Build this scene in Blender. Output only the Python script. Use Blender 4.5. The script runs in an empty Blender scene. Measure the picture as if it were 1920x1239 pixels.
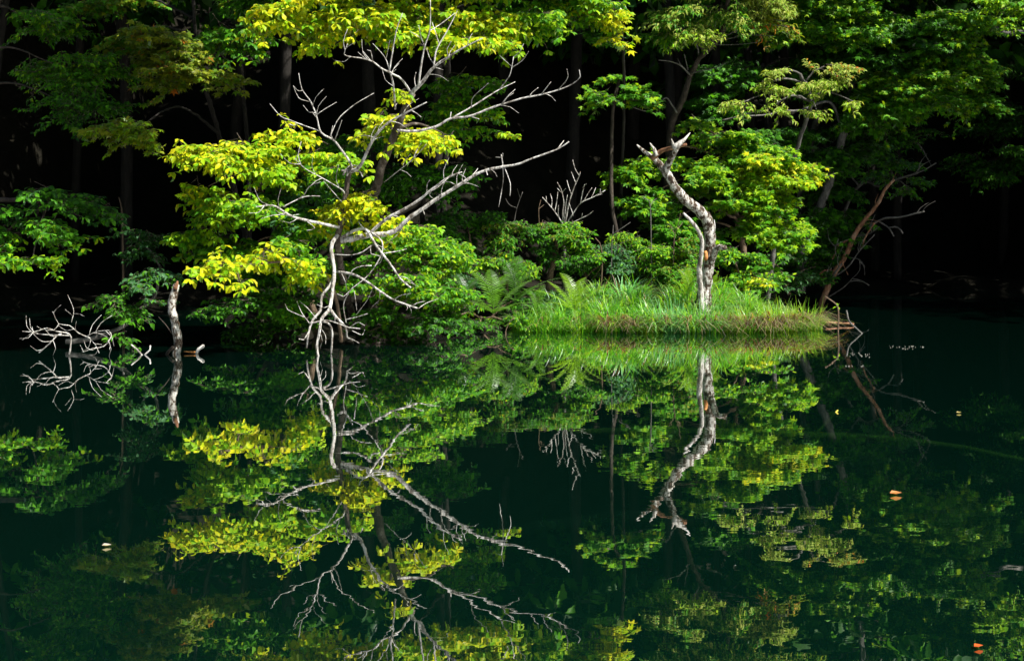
import bpy, math
import numpy as np
from mathutils import Vector, Matrix

# ------------------------------------------------------------------ camera, sky, sun, exposure
scene = bpy.context.scene
C = scene.collection
F, CX, HY, CAMH = 3000.0, 960.0, 425.0, 1.0        # focal length / principal point / horizon in photo pixels, eye height

cam_d = bpy.data.cameras.new('camera')
cam = bpy.data.objects.new('camera', cam_d)
C.objects.link(cam)
cam.location = (0, 0, CAMH)
cam.rotation_euler = (math.radians(90), 0, 0)
cam_d.sensor_width = 36.0
cam_d.lens = 36.0 * F / 1920.0
cam_d.shift_y = -(619.5 - HY) / 1920.0
cam_d.clip_end = 500.0
cam_d.clip_start = 0.05
scene.camera = cam

SUN = Vector((0.50, -0.34, 0.80)).normalized()      # direction towards the sun
world = bpy.data.worlds.new('World')
scene.world = world
world.use_nodes = True
wn, wl = world.node_tree.nodes, world.node_tree.links
wn.clear()
wo = wn.new('ShaderNodeOutputWorld')
wb = wn.new('ShaderNodeBackground')
ws = wn.new('ShaderNodeTexSky')
ws.sky_type = 'NISHITA'
ws.sun_disc = False
ws.sun_elevation = math.asin(SUN.z)
ws.sun_rotation = math.atan2(SUN.x, SUN.y)
wb.inputs['Strength'].default_value = 0.05
wl.new(ws.outputs[0], wb.inputs[0])
wl.new(wb.outputs[0], wo.inputs[0])

sun_d = bpy.data.lights.new('sun', 'SUN')
sun_d.energy = 5.0
sun_d.angle = math.radians(0.5)
sun_d.color = (1.0, 0.97, 0.90)
sun_o = bpy.data.objects.new('sun', sun_d)
sun_o.rotation_euler = SUN.to_track_quat('Z', 'Y').to_euler()
sun_o.location = SUN * 40
C.objects.link(sun_o)

scene.view_settings.view_transform = 'Standard'
scene.view_settings.look = 'None'
scene.view_settings.exposure = 1.42
scene.view_settings.gamma = 1.0
scene.view_settings.use_curve_mapping = False
scene.render.engine = 'CYCLES'
scene.cycles.max_bounces = 6
scene.cycles.diffuse_bounces = 3
scene.cycles.glossy_bounces = 3
scene.cycles.transmission_bounces = 3
scene.cycles.transparent_max_bounces = 6

rng = np.random.default_rng(7)


# ------------------------------------------------------------------ helpers
def P(px, py, d):
    """photo pixel at distance d (metres) -> world point"""
    return np.array(((px - CX) * d / F, d, CAMH + (HY - py) * d / F))


def tag(o, label=None, cat=None, group=None, kind=None):
    if label: o['label'] = label
    if cat: o['category'] = cat
    if group: o['group'] = group
    if kind: o['kind'] = kind
    return o


def thing(name, label, cat, loc=(0, 0, 0), group=None):
    o = bpy.data.objects.new(name, None)
    o.empty_display_size = 0.1
    o.location = Vector(loc)
    C.objects.link(o)
    return tag(o, label, cat, group)


def root_loc(o):
    while o.parent: o = o.parent
    return np.array(o.location)


def link(name, me, parent=None):
    o = bpy.data.objects.new(name, me)
    if parent is not None: o.parent = parent
    C.objects.link(o)
    return o


def make_mesh(name, V, faces, mat, smooth=True, col=None, uv=None):
    """faces: list of (k, array Nxk)"""
    me = bpy.data.meshes.new(name)
    V = np.asarray(V, dtype=np.float32)
    me.vertices.add(len(V))
    me.vertices.foreach_set('co', V.ravel())
    loops = np.concatenate([f.ravel() for f in faces]).astype(np.int32)
    sizes = np.concatenate([np.full(len(f), f.shape[1]) for f in faces]).astype(np.int32)
    starts = np.concatenate([[0], np.cumsum(sizes)[:-1]]).astype(np.int32)
    me.loops.add(len(loops))
    me.loops.foreach_set('vertex_index', loops)
    me.polygons.add(len(sizes))
    me.polygons.foreach_set('loop_start', starts)
    me.polygons.foreach_set('loop_total', sizes)
    me.polygons.foreach_set('use_smooth', np.full(len(sizes), smooth))
    if col is not None:
        a = me.attributes.new('leafcol', 'FLOAT_COLOR', 'POINT')
        c4 = np.ones((len(V), 4), dtype=np.float32)
        c4[:, :3] = col
        a.data.foreach_set('color', c4.ravel())
    if mat: me.materials.append(mat)
    me.update(calc_edges=True)
    me.validate()
    return me


class MB:
    """collects geometry in world space, builds one mesh object"""
    def __init__(self):
        self.V, self.T, self.Q, self.col, self.n = [], [], [], [], 0

    def add(self, V, tris=None, quads=None, col=None):
        V = np.asarray(V, float)
        if tris is not None and len(tris): self.T.append(np.asarray(tris, int) + self.n)
        if quads is not None and len(quads): self.Q.append(np.asarray(quads, int) + self.n)
        self.V.append(V)
        self.n += len(V)
        if col is not None: self.col.append(np.broadcast_to(np.asarray(col, float), (len(V), 3)))

    def tube(self, pts, radii, sides=7, wob=0.0, cap=True):
        pts = np.asarray(pts, float)
        radii = np.asarray(radii, float)
        n = len(pts)
        tan = np.gradient(pts, axis=0)
        tan /= np.linalg.norm(tan, axis=1)[:, None] + 1e-9
        ref = np.array((0.31, 0.93, 0.17))
        a = np.cross(tan, ref); a /= np.linalg.norm(a, axis=1)[:, None] + 1e-9
        b = np.cross(tan, a)
        th = np.linspace(0, 2 * np.pi, sides, endpoint=False)
        ring = a[:, None, :] * np.cos(th)[None, :, None] + b[:, None, :] * np.sin(th)[None, :, None]
        rr = radii[:, None] * (1 + (wob * rng.normal(size=(n, sides)) if wob else 0))
        V = (pts[:, None, :] + ring * np.broadcast_to(rr, (n, sides))[:, :, None]).reshape(-1, 3)
        i = np.arange(n - 1)[:, None] * sides
        j = np.arange(sides)[None, :]
        k = (j + 1) % sides
        q = np.stack([i + j, i + k, i + sides + k, i + sides + j], axis=-1).reshape(-1, 4)
        tris = []
        if cap:
            V = np.vstack([V, pts[0] - tan[0] * radii[0] * .2, pts[-1] + tan[-1] * radii[-1] * .5])
            c0, c1 = n * sides, n * sides + 1
            for s in range(sides):
                tris.append((c0, (s + 1) % sides, s))
                tris.append((c1, (n - 1) * sides + s, (n - 1) * sides + (s + 1) % sides))
        self.add(V, tris, q)

    def build(self, name, mat, parent=None, smooth=True):
        V = np.vstack(self.V)
        faces = []
        if self.Q: faces.append(np.vstack(self.Q))
        if self.T: faces.append(np.vstack(self.T))
        if parent is not None: V = V - root_loc(parent)
        col = np.vstack(self.col) if self.col else None
        return link(name, make_mesh(name, V, faces, mat, smooth, col), parent)


def curve(pts, radii, step=0.045, wander=0.0):
    """Catmull-Rom through the points; returns resampled points and radii"""
    pts = np.asarray(pts, float); radii = np.asarray(radii, float)
    ext = np.vstack([2 * pts[0] - pts[1], pts, 2 * pts[-1] - pts[-2]])
    out, ro = [], []
    for i in range(len(pts) - 1):
        p0, p1, p2, p3 = ext[i:i + 4]
        m = max(2, int(np.linalg.norm(p2 - p1) / step))
        t = np.linspace(0, 1, m, endpoint=(i == len(pts) - 2))[:, None]
        out.append(.5 * ((2 * p1) + (-p0 + p2) * t + (2 * p0 - 5 * p1 + 4 * p2 - p3) * t ** 2 + (-p0 + 3 * p1 - 3 * p2 + p3) * t ** 3))
        ro.append(radii[i] + (radii[i + 1] - radii[i]) * t[:, 0])
    out = np.vstack(out); ro = np.concatenate(ro)
    if wander:
        w = rng.normal(size=out.shape) * wander
        w[0] = 0
        out = out + w * ro[:, None]
    return out, ro


def pxline(spec, d):
    """[(px,py[,d]), ...] -> world points; d may be (d0,d1) for a limb that comes nearer or recedes"""
    d0, d1 = (d, d) if not isinstance(d, tuple) else d
    n = len(spec)
    return np.array([P(s[0], s[1], s[2] if len(s) > 2 else d0 + (d1 - d0) * i / (n - 1)) for i, s in enumerate(spec)])


def limb(parent, name, spec, r0, r1, d, mat, sides=7, wob=.06, wander=.07, knots=None):
    """one branch as its own mesh; radii in photo pixels"""
    pts = pxline(spec, d)
    dm = pts[:, 1].mean()
    rad = np.linspace(r0, r1, len(pts)) * dm / F if knots is None else np.array(knots) * dm / F
    p, r = curve(pts, rad, step=0.03, wander=wander)
    if wob: r = r * (1 + wob * np.convolve(rng.normal(size=len(r) + 2), np.ones(3) / 3, 'valid'))
    m = MB()
    m.tube(p, r, sides)
    return m.build(name, mat, parent)


# ------------------------------------------------------------------ materials
def new_mat(name):
    m = bpy.data.materials.new(name)
    m.use_nodes = True
    n = m.node_tree.nodes
    n.clear()
    return m, n, m.node_tree.links, n.new('ShaderNodeOutputMaterial')


def noise(n, l, vec, scale, detail=5, rough=.6):
    t = n.new('ShaderNodeTexNoise')
    t.inputs['Scale'].default_value = scale
    t.inputs['Detail'].default_value = detail
    t.inputs['Roughness'].default_value = rough
    if vec is not None: l.new(vec, t.inputs['Vector'])
    return t


def ramp(n, l, fac, stops):
    r = n.new('ShaderNodeValToRGB')
    while len(r.color_ramp.elements) < len(stops): r.color_ramp.elements.new(.5)
    for e, (p, c) in zip(r.color_ramp.elements, stops):
        e.position = p
        e.color = (*c, 1) if len(c) == 3 else c
    l.new(fac, r.inputs[0])
    return r


def leaf_material(name, source):
    m, n, l, out = new_mat(name)
    if source == 'attr':
        a = n.new('ShaderNodeAttribute'); a.attribute_name = 'leafcol'; csock = a.outputs['Color']
    else:
        a = n.new('ShaderNodeObjectInfo'); csock = a.outputs['Color']
    geo = n.new('ShaderNodeNewGeometry')
    nz = noise(n, l, geo.outputs['Position'], 60, 2)
    hsv = n.new('ShaderNodeHueSaturation')
    mr = n.new('ShaderNodeMapRange')
    mr.inputs['From Min'].default_value = .3; mr.inputs['From Max'].default_value = .7
    mr.inputs['To Min'].default_value = .8; mr.inputs['To Max'].default_value = 1.2
    l.new(nz.outputs[0], mr.inputs[0])
    l.new(mr.outputs[0], hsv.inputs['Value'])
    l.new(csock, hsv.inputs['Color'])
    dif = n.new('ShaderNodeBsdfDiffuse')
    tra = n.new('ShaderNodeBsdfTranslucent')
    gls = n.new('ShaderNodeBsdfGlossy'); gls.inputs['Roughness'].default_value = .42
    l.new(hsv.outputs[0], dif.inputs['Color'])
    warm = n.new('ShaderNodeMix'); warm.data_type = 'RGBA'; warm.blend_type = 'MULTIPLY'
    warm.inputs[0].default_value = 1.0
    warm.inputs[7].default_value = (1.25, 1.2, .55, 1)
    l.new(hsv.outputs[0], warm.inputs[6])
    l.new(warm.outputs[2], tra.inputs['Color'])
    mx = n.new('ShaderNodeMixShader'); mx.inputs[0].default_value = .5
    l.new(dif.outputs[0], mx.inputs[1]); l.new(tra.outputs[0], mx.inputs[2])
    fr = n.new('ShaderNodeFresnel'); fr.inputs['IOR'].default_value = 1.35
    mg = n.new('ShaderNodeMixShader')
    half = n.new('ShaderNodeMath'); half.operation = 'MULTIPLY'; half.inputs[1].default_value = .28
    l.new(fr.outputs[0], half.inputs[0])
    l.new(half.outputs[0], mg.inputs[0]); l.new(mx.outputs[0], mg.inputs[1]); l.new(gls.outputs[0], mg.inputs[2])
    l.new(mg.outputs[0], out.inputs[0])
    return m


def bark_material(name, stops, scale=22, stretch=.35, bump=.5, rough=.85, streak=0.0):
    m, n, l, out = new_mat(name)
    tc = n.new('ShaderNodeTexCoord')
    mp = n.new('ShaderNodeMapping')
    mp.inputs['Scale'].default_value = (1, 1, stretch)
    l.new(tc.outputs['Object'], mp.inputs[0])
    nz = noise(n, l, mp.outputs[0], scale, 7, .68)
    cr = ramp(n, l, nz.outputs[0], stops)
    fine = noise(n, l, mp.outputs[0], scale * 5, 4, .7)
    mul = n.new('ShaderNodeMix'); mul.data_type = 'RGBA'; mul.blend_type = 'MULTIPLY'
    mul.inputs[0].default_value = .75
    fr = ramp(n, l, fine.outputs[0], [(.3, (.35, .35, .35)), (.6, (1, 1, 1))])
    l.new(cr.outputs[0], mul.inputs[6]); l.new(fr.outputs[0], mul.inputs[7])
    b = n.new('ShaderNodeBsdfPrincipled')
    b.inputs['Roughness'].default_value = rough
    b.inputs['Specular IOR Level'].default_value = .25
    l.new(mul.outputs[2], b.inputs['Base Color'])
    bp = n.new('ShaderNodeBump'); bp.inputs['Strength'].default_value = bump; bp.inputs['Distance'].default_value = .012
    add = n.new('ShaderNodeMath'); add.operation = 'ADD'
    l.new(nz.outputs[0], add.inputs[0]); l.new(fine.outputs[0], add.inputs[1])
    l.new(add.outputs[0], bp.inputs['Height'])
    l.new(bp.outputs[0], b.inputs['Normal'])
    l.new(b.outputs[0], out.inputs[0])
    return m


LEAF = leaf_material('leaf_blades', 'attr')
LEAF1 = leaf_material('single_leaf', 'object')
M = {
    'shade': bark_material('shade_darkened_bark', [(.3, (.006, .005, .004)), (.55, (.016, .013, .010)), (.75, (.035, .03, .025))], 14, .35, .8),  # bark with shade put into its colour, so background trunks stay dark
    'bleached': bark_material('bleached_wood', [(.30, (.10, .075, .055)), (.40, (.16, .135, .11)), (.48, (.42, .39, .35)), (.60, (.68, .66, .62)), (.8, (.76, .74, .70))], 30, .35, 1.0),
    'halfbark': bark_material('peeling_bark', [(.32, (.02, .014, .010)), (.5, (.06, .045, .033)), (.62, (.16, .13, .11)), (.75, (.42, .39, .35))], 18, .4),
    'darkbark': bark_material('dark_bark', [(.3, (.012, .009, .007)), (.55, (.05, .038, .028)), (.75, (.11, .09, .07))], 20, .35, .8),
    'lichen': bark_material('lichen_bark', [(.36, (.015, .010, .007)), (.475, (.10, .065, .04)), (.515, (.36, .34, .30)), (.62, (.66, .65, .60)), (.69, (.26, .22, .10)), (.78, (.10, .07, .04))], 30, .55, 1.0),
    'grey': bark_material('grey_bark', [(.3, (.03, .028, .024)), (.5, (.09, .085, .075)), (.7, (.20, .19, .17))], 18, .45, .6),
    'red': bark_material('red_brown_wood', [(.3, (.05, .025, .014)), (.5, (.22, .10, .05)), (.7, (.42, .28, .19))], 18, .3, .6),
    'brown': bark_material('brown_stem', [(.3, (.05, .035, .02)), (.6, (.16, .11, .07)), (.8, (.25, .18, .12))], 25, .4, .6),
    'orange': bark_material('fresh_scar', [(.3, (.35, .12, .03)), (.7, (.62, .30, .10))], 30, .5, .4),
    'twig': bark_material('twig_bark', [(.3, (.05, .04, .03)), (.7, (.14, .11, .08))], 30, .5, .2),
    'mosslog': bark_material('algae_log', [(.3, (.12, .10, .01)), (.5, (.34, .28, .03)), (.75, (.5, .42, .08))], 9, .6, .4),
}


def ground_material():
    m, n, l, out = new_mat('forest_floor')
    geo = n.new('ShaderNodeNewGeometry')
    a = noise(n, l, geo.outputs['Position'], 2.2, 8, .7)
    cr = ramp(n, l, a.outputs[0], [(.3, (.005, .005, .003)), (.5, (.009, .008, .005)), (.7, (.015, .013, .008))])
    b = n.new('ShaderNodeBsdfPrincipled'); b.inputs['Roughness'].default_value = .95
    b.inputs['Specular IOR Level'].default_value = .1
    l.new(cr.outputs[0], b.inputs['Base Color'])
    bp = n.new('ShaderNodeBump'); bp.inputs['Strength'].default_value = .8; bp.inputs['Distance'].default_value = .08
    f = noise(n, l, geo.outputs['Position'], 14, 6, .7)
    l.new(f.outputs[0], bp.inputs['Height']); l.new(bp.outputs[0], b.inputs['Normal'])
    l.new(b.outputs[0], out.inputs[0])
    return m


def water_material():
    m, n, l, out = new_mat('pond_water')
    geo = n.new('ShaderNodeNewGeometry')
    mp = n.new('ShaderNodeMapping'); mp.inputs['Scale'].default_value = (1, 1, 1)
    l.new(geo.outputs['Position'], mp.inputs[0])
    a = noise(n, l, mp.outputs[0], 2.6, 3, .5)
    b_ = noise(n, l, mp.outputs[0], 9.0, 2, .5)
    patch = noise(n, l, mp.outputs[0], .22, 2, .5)
    pr = n.new('ShaderNodeMapRange')
    pr.inputs['From Min'].default_value = .4; pr.inputs['From Max'].default_value = .62
    pr.inputs['To Min'].default_value = .25; pr.inputs['To Max'].default_value = 1.0
    l.new(patch.outputs[0], pr.inputs[0])
    sc = n.new('ShaderNodeMath'); sc.operation = 'MULTIPLY'; sc.inputs[1].default_value = .22
    l.new(b_.outputs[0], sc.inputs[0])
    ad = n.new('ShaderNodeMath'); ad.operation = 'ADD'
    l.new(a.outputs[0], ad.inputs[0]); l.new(sc.outputs[0], ad.inputs[1])
    hm = n.new('ShaderNodeMath'); hm.operation = 'MULTIPLY'
    l.new(ad.outputs[0], hm.inputs[0]); l.new(pr.outputs[0], hm.inputs[1])
    bp = n.new('ShaderNodeBump'); bp.inputs['Strength'].default_value = 1.0; bp.inputs['Distance'].default_value = .0007
    l.new(hm.outputs[0], bp.inputs['Height'])
    fr = n.new('ShaderNodeFresnel'); fr.inputs['IOR'].default_value = 1.36
    l.new(bp.outputs[0], fr.inputs['Normal'])
    gl = n.new('ShaderNodeBsdfGlossy'); gl.inputs['Roughness'].default_value = .0
    gl.inputs['Color'].default_value = (1, 1, 1, 1)
    l.new(bp.outputs[0], gl.inputs['Normal'])
    dif = n.new('ShaderNodeBsdfDiffuse'); dif.inputs['Color'].default_value = (.0009, .0128, .0080, 1)
    tr = n.new('ShaderNodeBsdfTransparent'); tr.inputs['Color'].default_value = (.30, .62, .48, 1)
    body = n.new('ShaderNodeMixShader'); body.inputs[0].default_value = .45
    l.new(dif.outputs[0], body.inputs[1]); l.new(tr.outputs[0], body.inputs[2])
    mx = n.new('ShaderNodeMixShader')
    pw = n.new('ShaderNodeMath'); pw.operation = 'POWER'; pw.inputs[1].default_value = .5
    l.new(fr.outputs[0], pw.inputs[0])
    l.new(pw.outputs[0], mx.inputs[0]); l.new(body.outputs[0], mx.inputs[1]); l.new(gl.outputs[0], mx.inputs[2])
    l.new(mx.outputs[0], out.inputs[0])
    return m


# ------------------------------------------------------------------ terrain and water
SH = np.array([(-44, 12), (-7.8, 13.5), (-6.9, 15.5), (-6.6, 20.6), (-3.6, 20.4), (-3.0, 16.6), (-2.6, 15.2), (-2.0, 14.7), (-.8, 14.9), (-.15, 15.6), (.6, 16.5), (1.8, 17.6), (2.6, 18.6),
               (3.3, 21.0), (4.6, 24.5), (6.6, 25.6), (8.4, 25.0), (9.0, 19.5), (10.5, 14), (14, 9), (44, 4)], float)


def shore(x):
    return np.interp(x, SH[:, 0], SH[:, 1]) + .12 * np.sin(x * 3.1) + .07 * np.sin(x * 7.7 + 1)


def land_z(x, y):
    s = y - shore(x)
    z = np.where(s < 0, np.maximum(s * .55 - .02, -1.5), 0.10 * np.clip(s / .35, 0, 1) + .05 * s + .75 * np.clip(s - 5, 0, 40))
    return z + .05 * np.sin(x * 2.3 + y * 1.1) * (s > 0) + .03 * np.sin(x * 5.1 - y * 4.3) * (s > 0)


xs = np.concatenate([np.linspace(-45, -9, 30)[:-1], np.linspace(-9, 9, 121), np.linspace(9, 45, 30)[1:]])
ys = np.concatenate([np.linspace(-30, 12.5, 30)[:-1], np.linspace(12.5, 28, 110), np.linspace(28, 60, 40)[1:]])
gx, gy = np.meshgrid(xs, ys)
gz = land_z(gx, gy)
V = np.stack([gx, gy, gz], -1).reshape(-1, 3)
nx, ny = len(xs), len(ys)
ii = (np.arange(ny - 1)[:, None] * nx + np.arange(nx - 1)[None, :]).ravel()
quads = np.stack([ii, ii + 1, ii + nx + 1, ii + nx], -1)
GROUND = ground_material()
tag(link('ground', make_mesh('ground', V, [quads], GROUND)), kind='structure')

wv = np.array([(-44, -29, 0), (44, -29, 0), (44, 28.5, 0), (-44, 28.5, 0)], float)
tag(link('water', make_mesh('water', wv, [np.array([[0, 1, 2, 3]])], water_material(), False)), kind='structure')

# the grassy point: a low earth mound standing in the water
NB = 64
th = np.linspace(0, 2 * np.pi, NB, endpoint=False)


def bank_edge(t):
    ex = 1.42 + 1.46 * np.cos(t)
    ey = 16.05 + .98 * np.sin(t) * (1 - .18 * np.cos(t))
    return ex + .05 * np.sin(5 * t), ey + .05 * np.sin(9 * t + 1)


def bank_z(q, ex):
    return -.25 + (.34 + .20 * q) * (1 - (1 - q) ** 6)


rings = []
for q in np.linspace(0, 1, 12):
    ex, ey = bank_edge(th)
    rings.append(np.stack([1.42 + (ex - 1.42) * (1 - q), 16.05 + (ey - 16.05) * (1 - q), np.full(NB, bank_z(q, ex)) + .015 * rng.normal(size=NB)], -1))
V = np.vstack(rings)
qd = []
for r in range(11):
    for j in range(NB):
        qd.append((r * NB + j, r * NB + (j + 1) % NB, (r + 1) * NB + (j + 1) % NB, (r + 1) * NB + j))
tag(link('bank', make_mesh('bank', V, [np.array(qd)], GROUND)), kind='structure')


# ------------------------------------------------------------------ leaves
def leaf_template(kind):
    if kind == 'oak':        # obovate, widest towards the tip
        w1, w2 = .12, .21
        V = [(0, 0, 0), (.5, 0, .03), (1, 0, -.10), (.36, w1, .05), (.76, w2, .02), (.36, -w1, .05), (.76, -w2, .02)]
    elif kind == 'small':    # ovate
        w1, w2 = .24, .17
        V = [(0, 0, 0), (.5, 0, .02), (1, 0, -.12), (.32, w1, .06), (.7, w2, .02), (.32, -w1, .06), (.7, -w2, .02)]
    elif kind == 'narrow':
        w1, w2 = .13, .12
        V = [(0, 0, 0), (.5, 0, .05), (1, 0, -.18), (.3, w1, .08), (.7, w2, .04), (.3, -w1, .08), (.7, -w2, .04)]
    else:                    # maple: five points
        V = [(.25, 0, .03), (1, 0, -.10), (.58, .17, .02), (.72, .50, -.06), (.36, .27, .02), (.06, .42, -.05), (0, 0, 0),
             (.06, -.42, -.05), (.36, -.27, .02), (.72, -.50, -.06), (.58, -.17, .02)]
        T = [(0, 1 + i, 1 + (i + 1) % 10) for i in range(10)]
        return np.array(V, float), np.array(T)
    T = [(0, 1, 3), (1, 4, 3), (1, 2, 4), (0, 5, 1), (1, 5, 6), (1, 6, 2)]
    return np.array(V, float), np.array(T)


TPL = {k: leaf_template(k) for k in ('oak', 'small', 'narrow', 'maple')}
SINGLE_MESH = {k: make_mesh('leaf', v, [t], LEAF1, True) for k, (v, t) in TPL.items()}

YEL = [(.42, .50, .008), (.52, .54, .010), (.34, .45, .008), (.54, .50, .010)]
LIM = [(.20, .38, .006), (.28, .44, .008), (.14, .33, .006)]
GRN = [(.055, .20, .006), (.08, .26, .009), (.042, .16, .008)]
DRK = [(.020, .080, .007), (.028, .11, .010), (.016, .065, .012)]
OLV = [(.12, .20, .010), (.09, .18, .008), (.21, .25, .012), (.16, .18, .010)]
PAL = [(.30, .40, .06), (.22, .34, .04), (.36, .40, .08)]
ORG = [(.55, .16, .02), (.5, .25, .03)]
BLU = [(.05, .15, .05), (.07, .18, .07), (.04, .12, .04)]


def unit(a):
    return a / (np.linalg.norm(a, axis=-1, keepdims=True) + 1e-9)


def spray(S, R, L, leaf_len, style, droop, leaves, twigs, palette, mixp, pal2, whorl=6):
    """a flat leafy branchlet starting at S, growing along R"""
    up = np.array((0, 0, 1.))
    side = unit(np.cross(R, up))
    ns = max(3, int(L / (leaf_len * .55)))
    ts = np.linspace(.12, 1.0, ns)
    ax = S + R[None] * (L * ts)[:, None] - up[None] * (droop * L * ts ** 2)[:, None]
    twigs.append(np.vstack([S, ax]))
    sg = np.where(np.arange(ns) % 2, 1., -1.); sg[-1] = 0
    sd = unit(R[None] * .75 + side[None] * (sg * .9)[:, None] + rng.normal(size=(ns, 3)) * .14 + up[None] * rng.uniform(-.1, .2, (ns, 1)))
    sl = L * (.42 * (1 - .5 * ts) + .06) * rng.uniform(.7, 1.15, ns)
    tip = ax + sd * sl[:, None] - up[None] * (droop * sl * .5)[:, None]
    twigs.extend(np.stack([ax, tip], 1))
    if style == 'whorl':
        k = int(rng.integers(whorl - 1, whorl + 2))
        an = rng.uniform(0, 6.28, (ns, 1)) + 6.283 * np.arange(k)[None] / k + rng.normal(size=(ns, k)) * .2
        dh = np.stack([np.cos(an), np.sin(an), np.zeros_like(an)], -1)
        pos = tip[:, None] - sd[:, None] * (leaf_len * .15 * rng.random((ns, k)))[..., None]
        dirs = dh * .9 + sd[:, None] * .35 + np.array((0, -.30, 0)) + up * rng.uniform(-1.0, .05, (ns, k))[..., None]
    else:
        k = max(2, int(sl.mean() / (leaf_len * .42))) + 1
        f = np.repeat((np.arange(k) + .5) / k, 2) if style == 'pair' else (np.arange(k) + .5) / k
        w = np.tile((-1., 1.), k) if style == 'pair' else np.where(np.arange(k) % 2, 1., -1.)
        k = len(f)
        sv = unit(np.cross(sd, up[None]))
        pos = ax[:, None] + (tip - ax)[:, None] * f[None, :, None] * 1.02 + rng.normal(size=(ns, k, 3)) * leaf_len * .08
        dirs = sd[:, None] * rng.uniform(.4, 1.0, (ns, k, 1)) + sv[:, None] * w[None, :, None] * rng.uniform(.3, 1.0, (ns, k, 1)) + np.array((0, -.25, 0)) + up * rng.uniform(-.95, .05, (ns, k, 1))
    pos = pos.reshape(-1, 3); dirs = unit(dirs.reshape(-1, 3))
    n = len(pos)
    lens = leaf_len * rng.uniform(.5, 1.2, n)
    nrm = np.array((.1, -.55, 1.)) + rng.normal(size=(n, 3)) * .48
    pick = rng.random(n) < mixp
    ca = np.array(palette)[rng.integers(0, len(palette), n)]
    cb = np.array(pal2)[rng.integers(0, len(pal2), n)]
    col = np.where(pick[:, None], cb, ca) * rng.uniform(.75, 1.2, size=(n, 1))
    leaves.append((pos, dirs, nrm, lens, col))


def frames(pos, dirs, nrm, lens):
    u = unit(dirs)
    nn = unit(nrm - (nrm * u).sum(1, keepdims=True) * u)
    v = np.cross(nn, u)
    A = np.stack([u, v, nn], axis=1) * lens[:, None, None]
    h = np.abs(np.sin(pos[:, 0] * 917.3 + pos[:, 2] * 533.1))           # every leaf curls and widens a little differently
    A[:, 2] *= (.2 + 2.6 * h)[:, None]
    A[:, 1] *= (.75 + .45 * np.abs(np.sin(pos[:, 1] * 811.7)))[:, None]
    return A      # rows: axes


def leaf_mesh(name, L, tpl, parent):
    pos, dirs, nrm, lens, col = [np.concatenate(a) for a in zip(*L)] if isinstance(L, list) else L
    tv, tt = TPL[tpl]
    A = frames(pos, dirs, nrm, lens)
    V = np.einsum('vk,nkj->nvj', tv, A) + pos[:, None, :]
    n, k = len(pos), len(tv)
    T = (tt[None] + (np.arange(n) * k)[:, None, None]).reshape(-1, 3)
    m = MB()
    m.add(V.reshape(-1, 3), T, None, np.repeat(col, k, axis=0))
    o = m.build(name, LEAF, parent, True)
    o['kind'] = 'stuff'
    return o


def twig_mesh(twigs, r, parent):
    m = MB()
    for t in twigs:
        m.tube(t, np.linspace(r, r * .45, len(t)), 3, cap=False)
    return m


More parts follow.
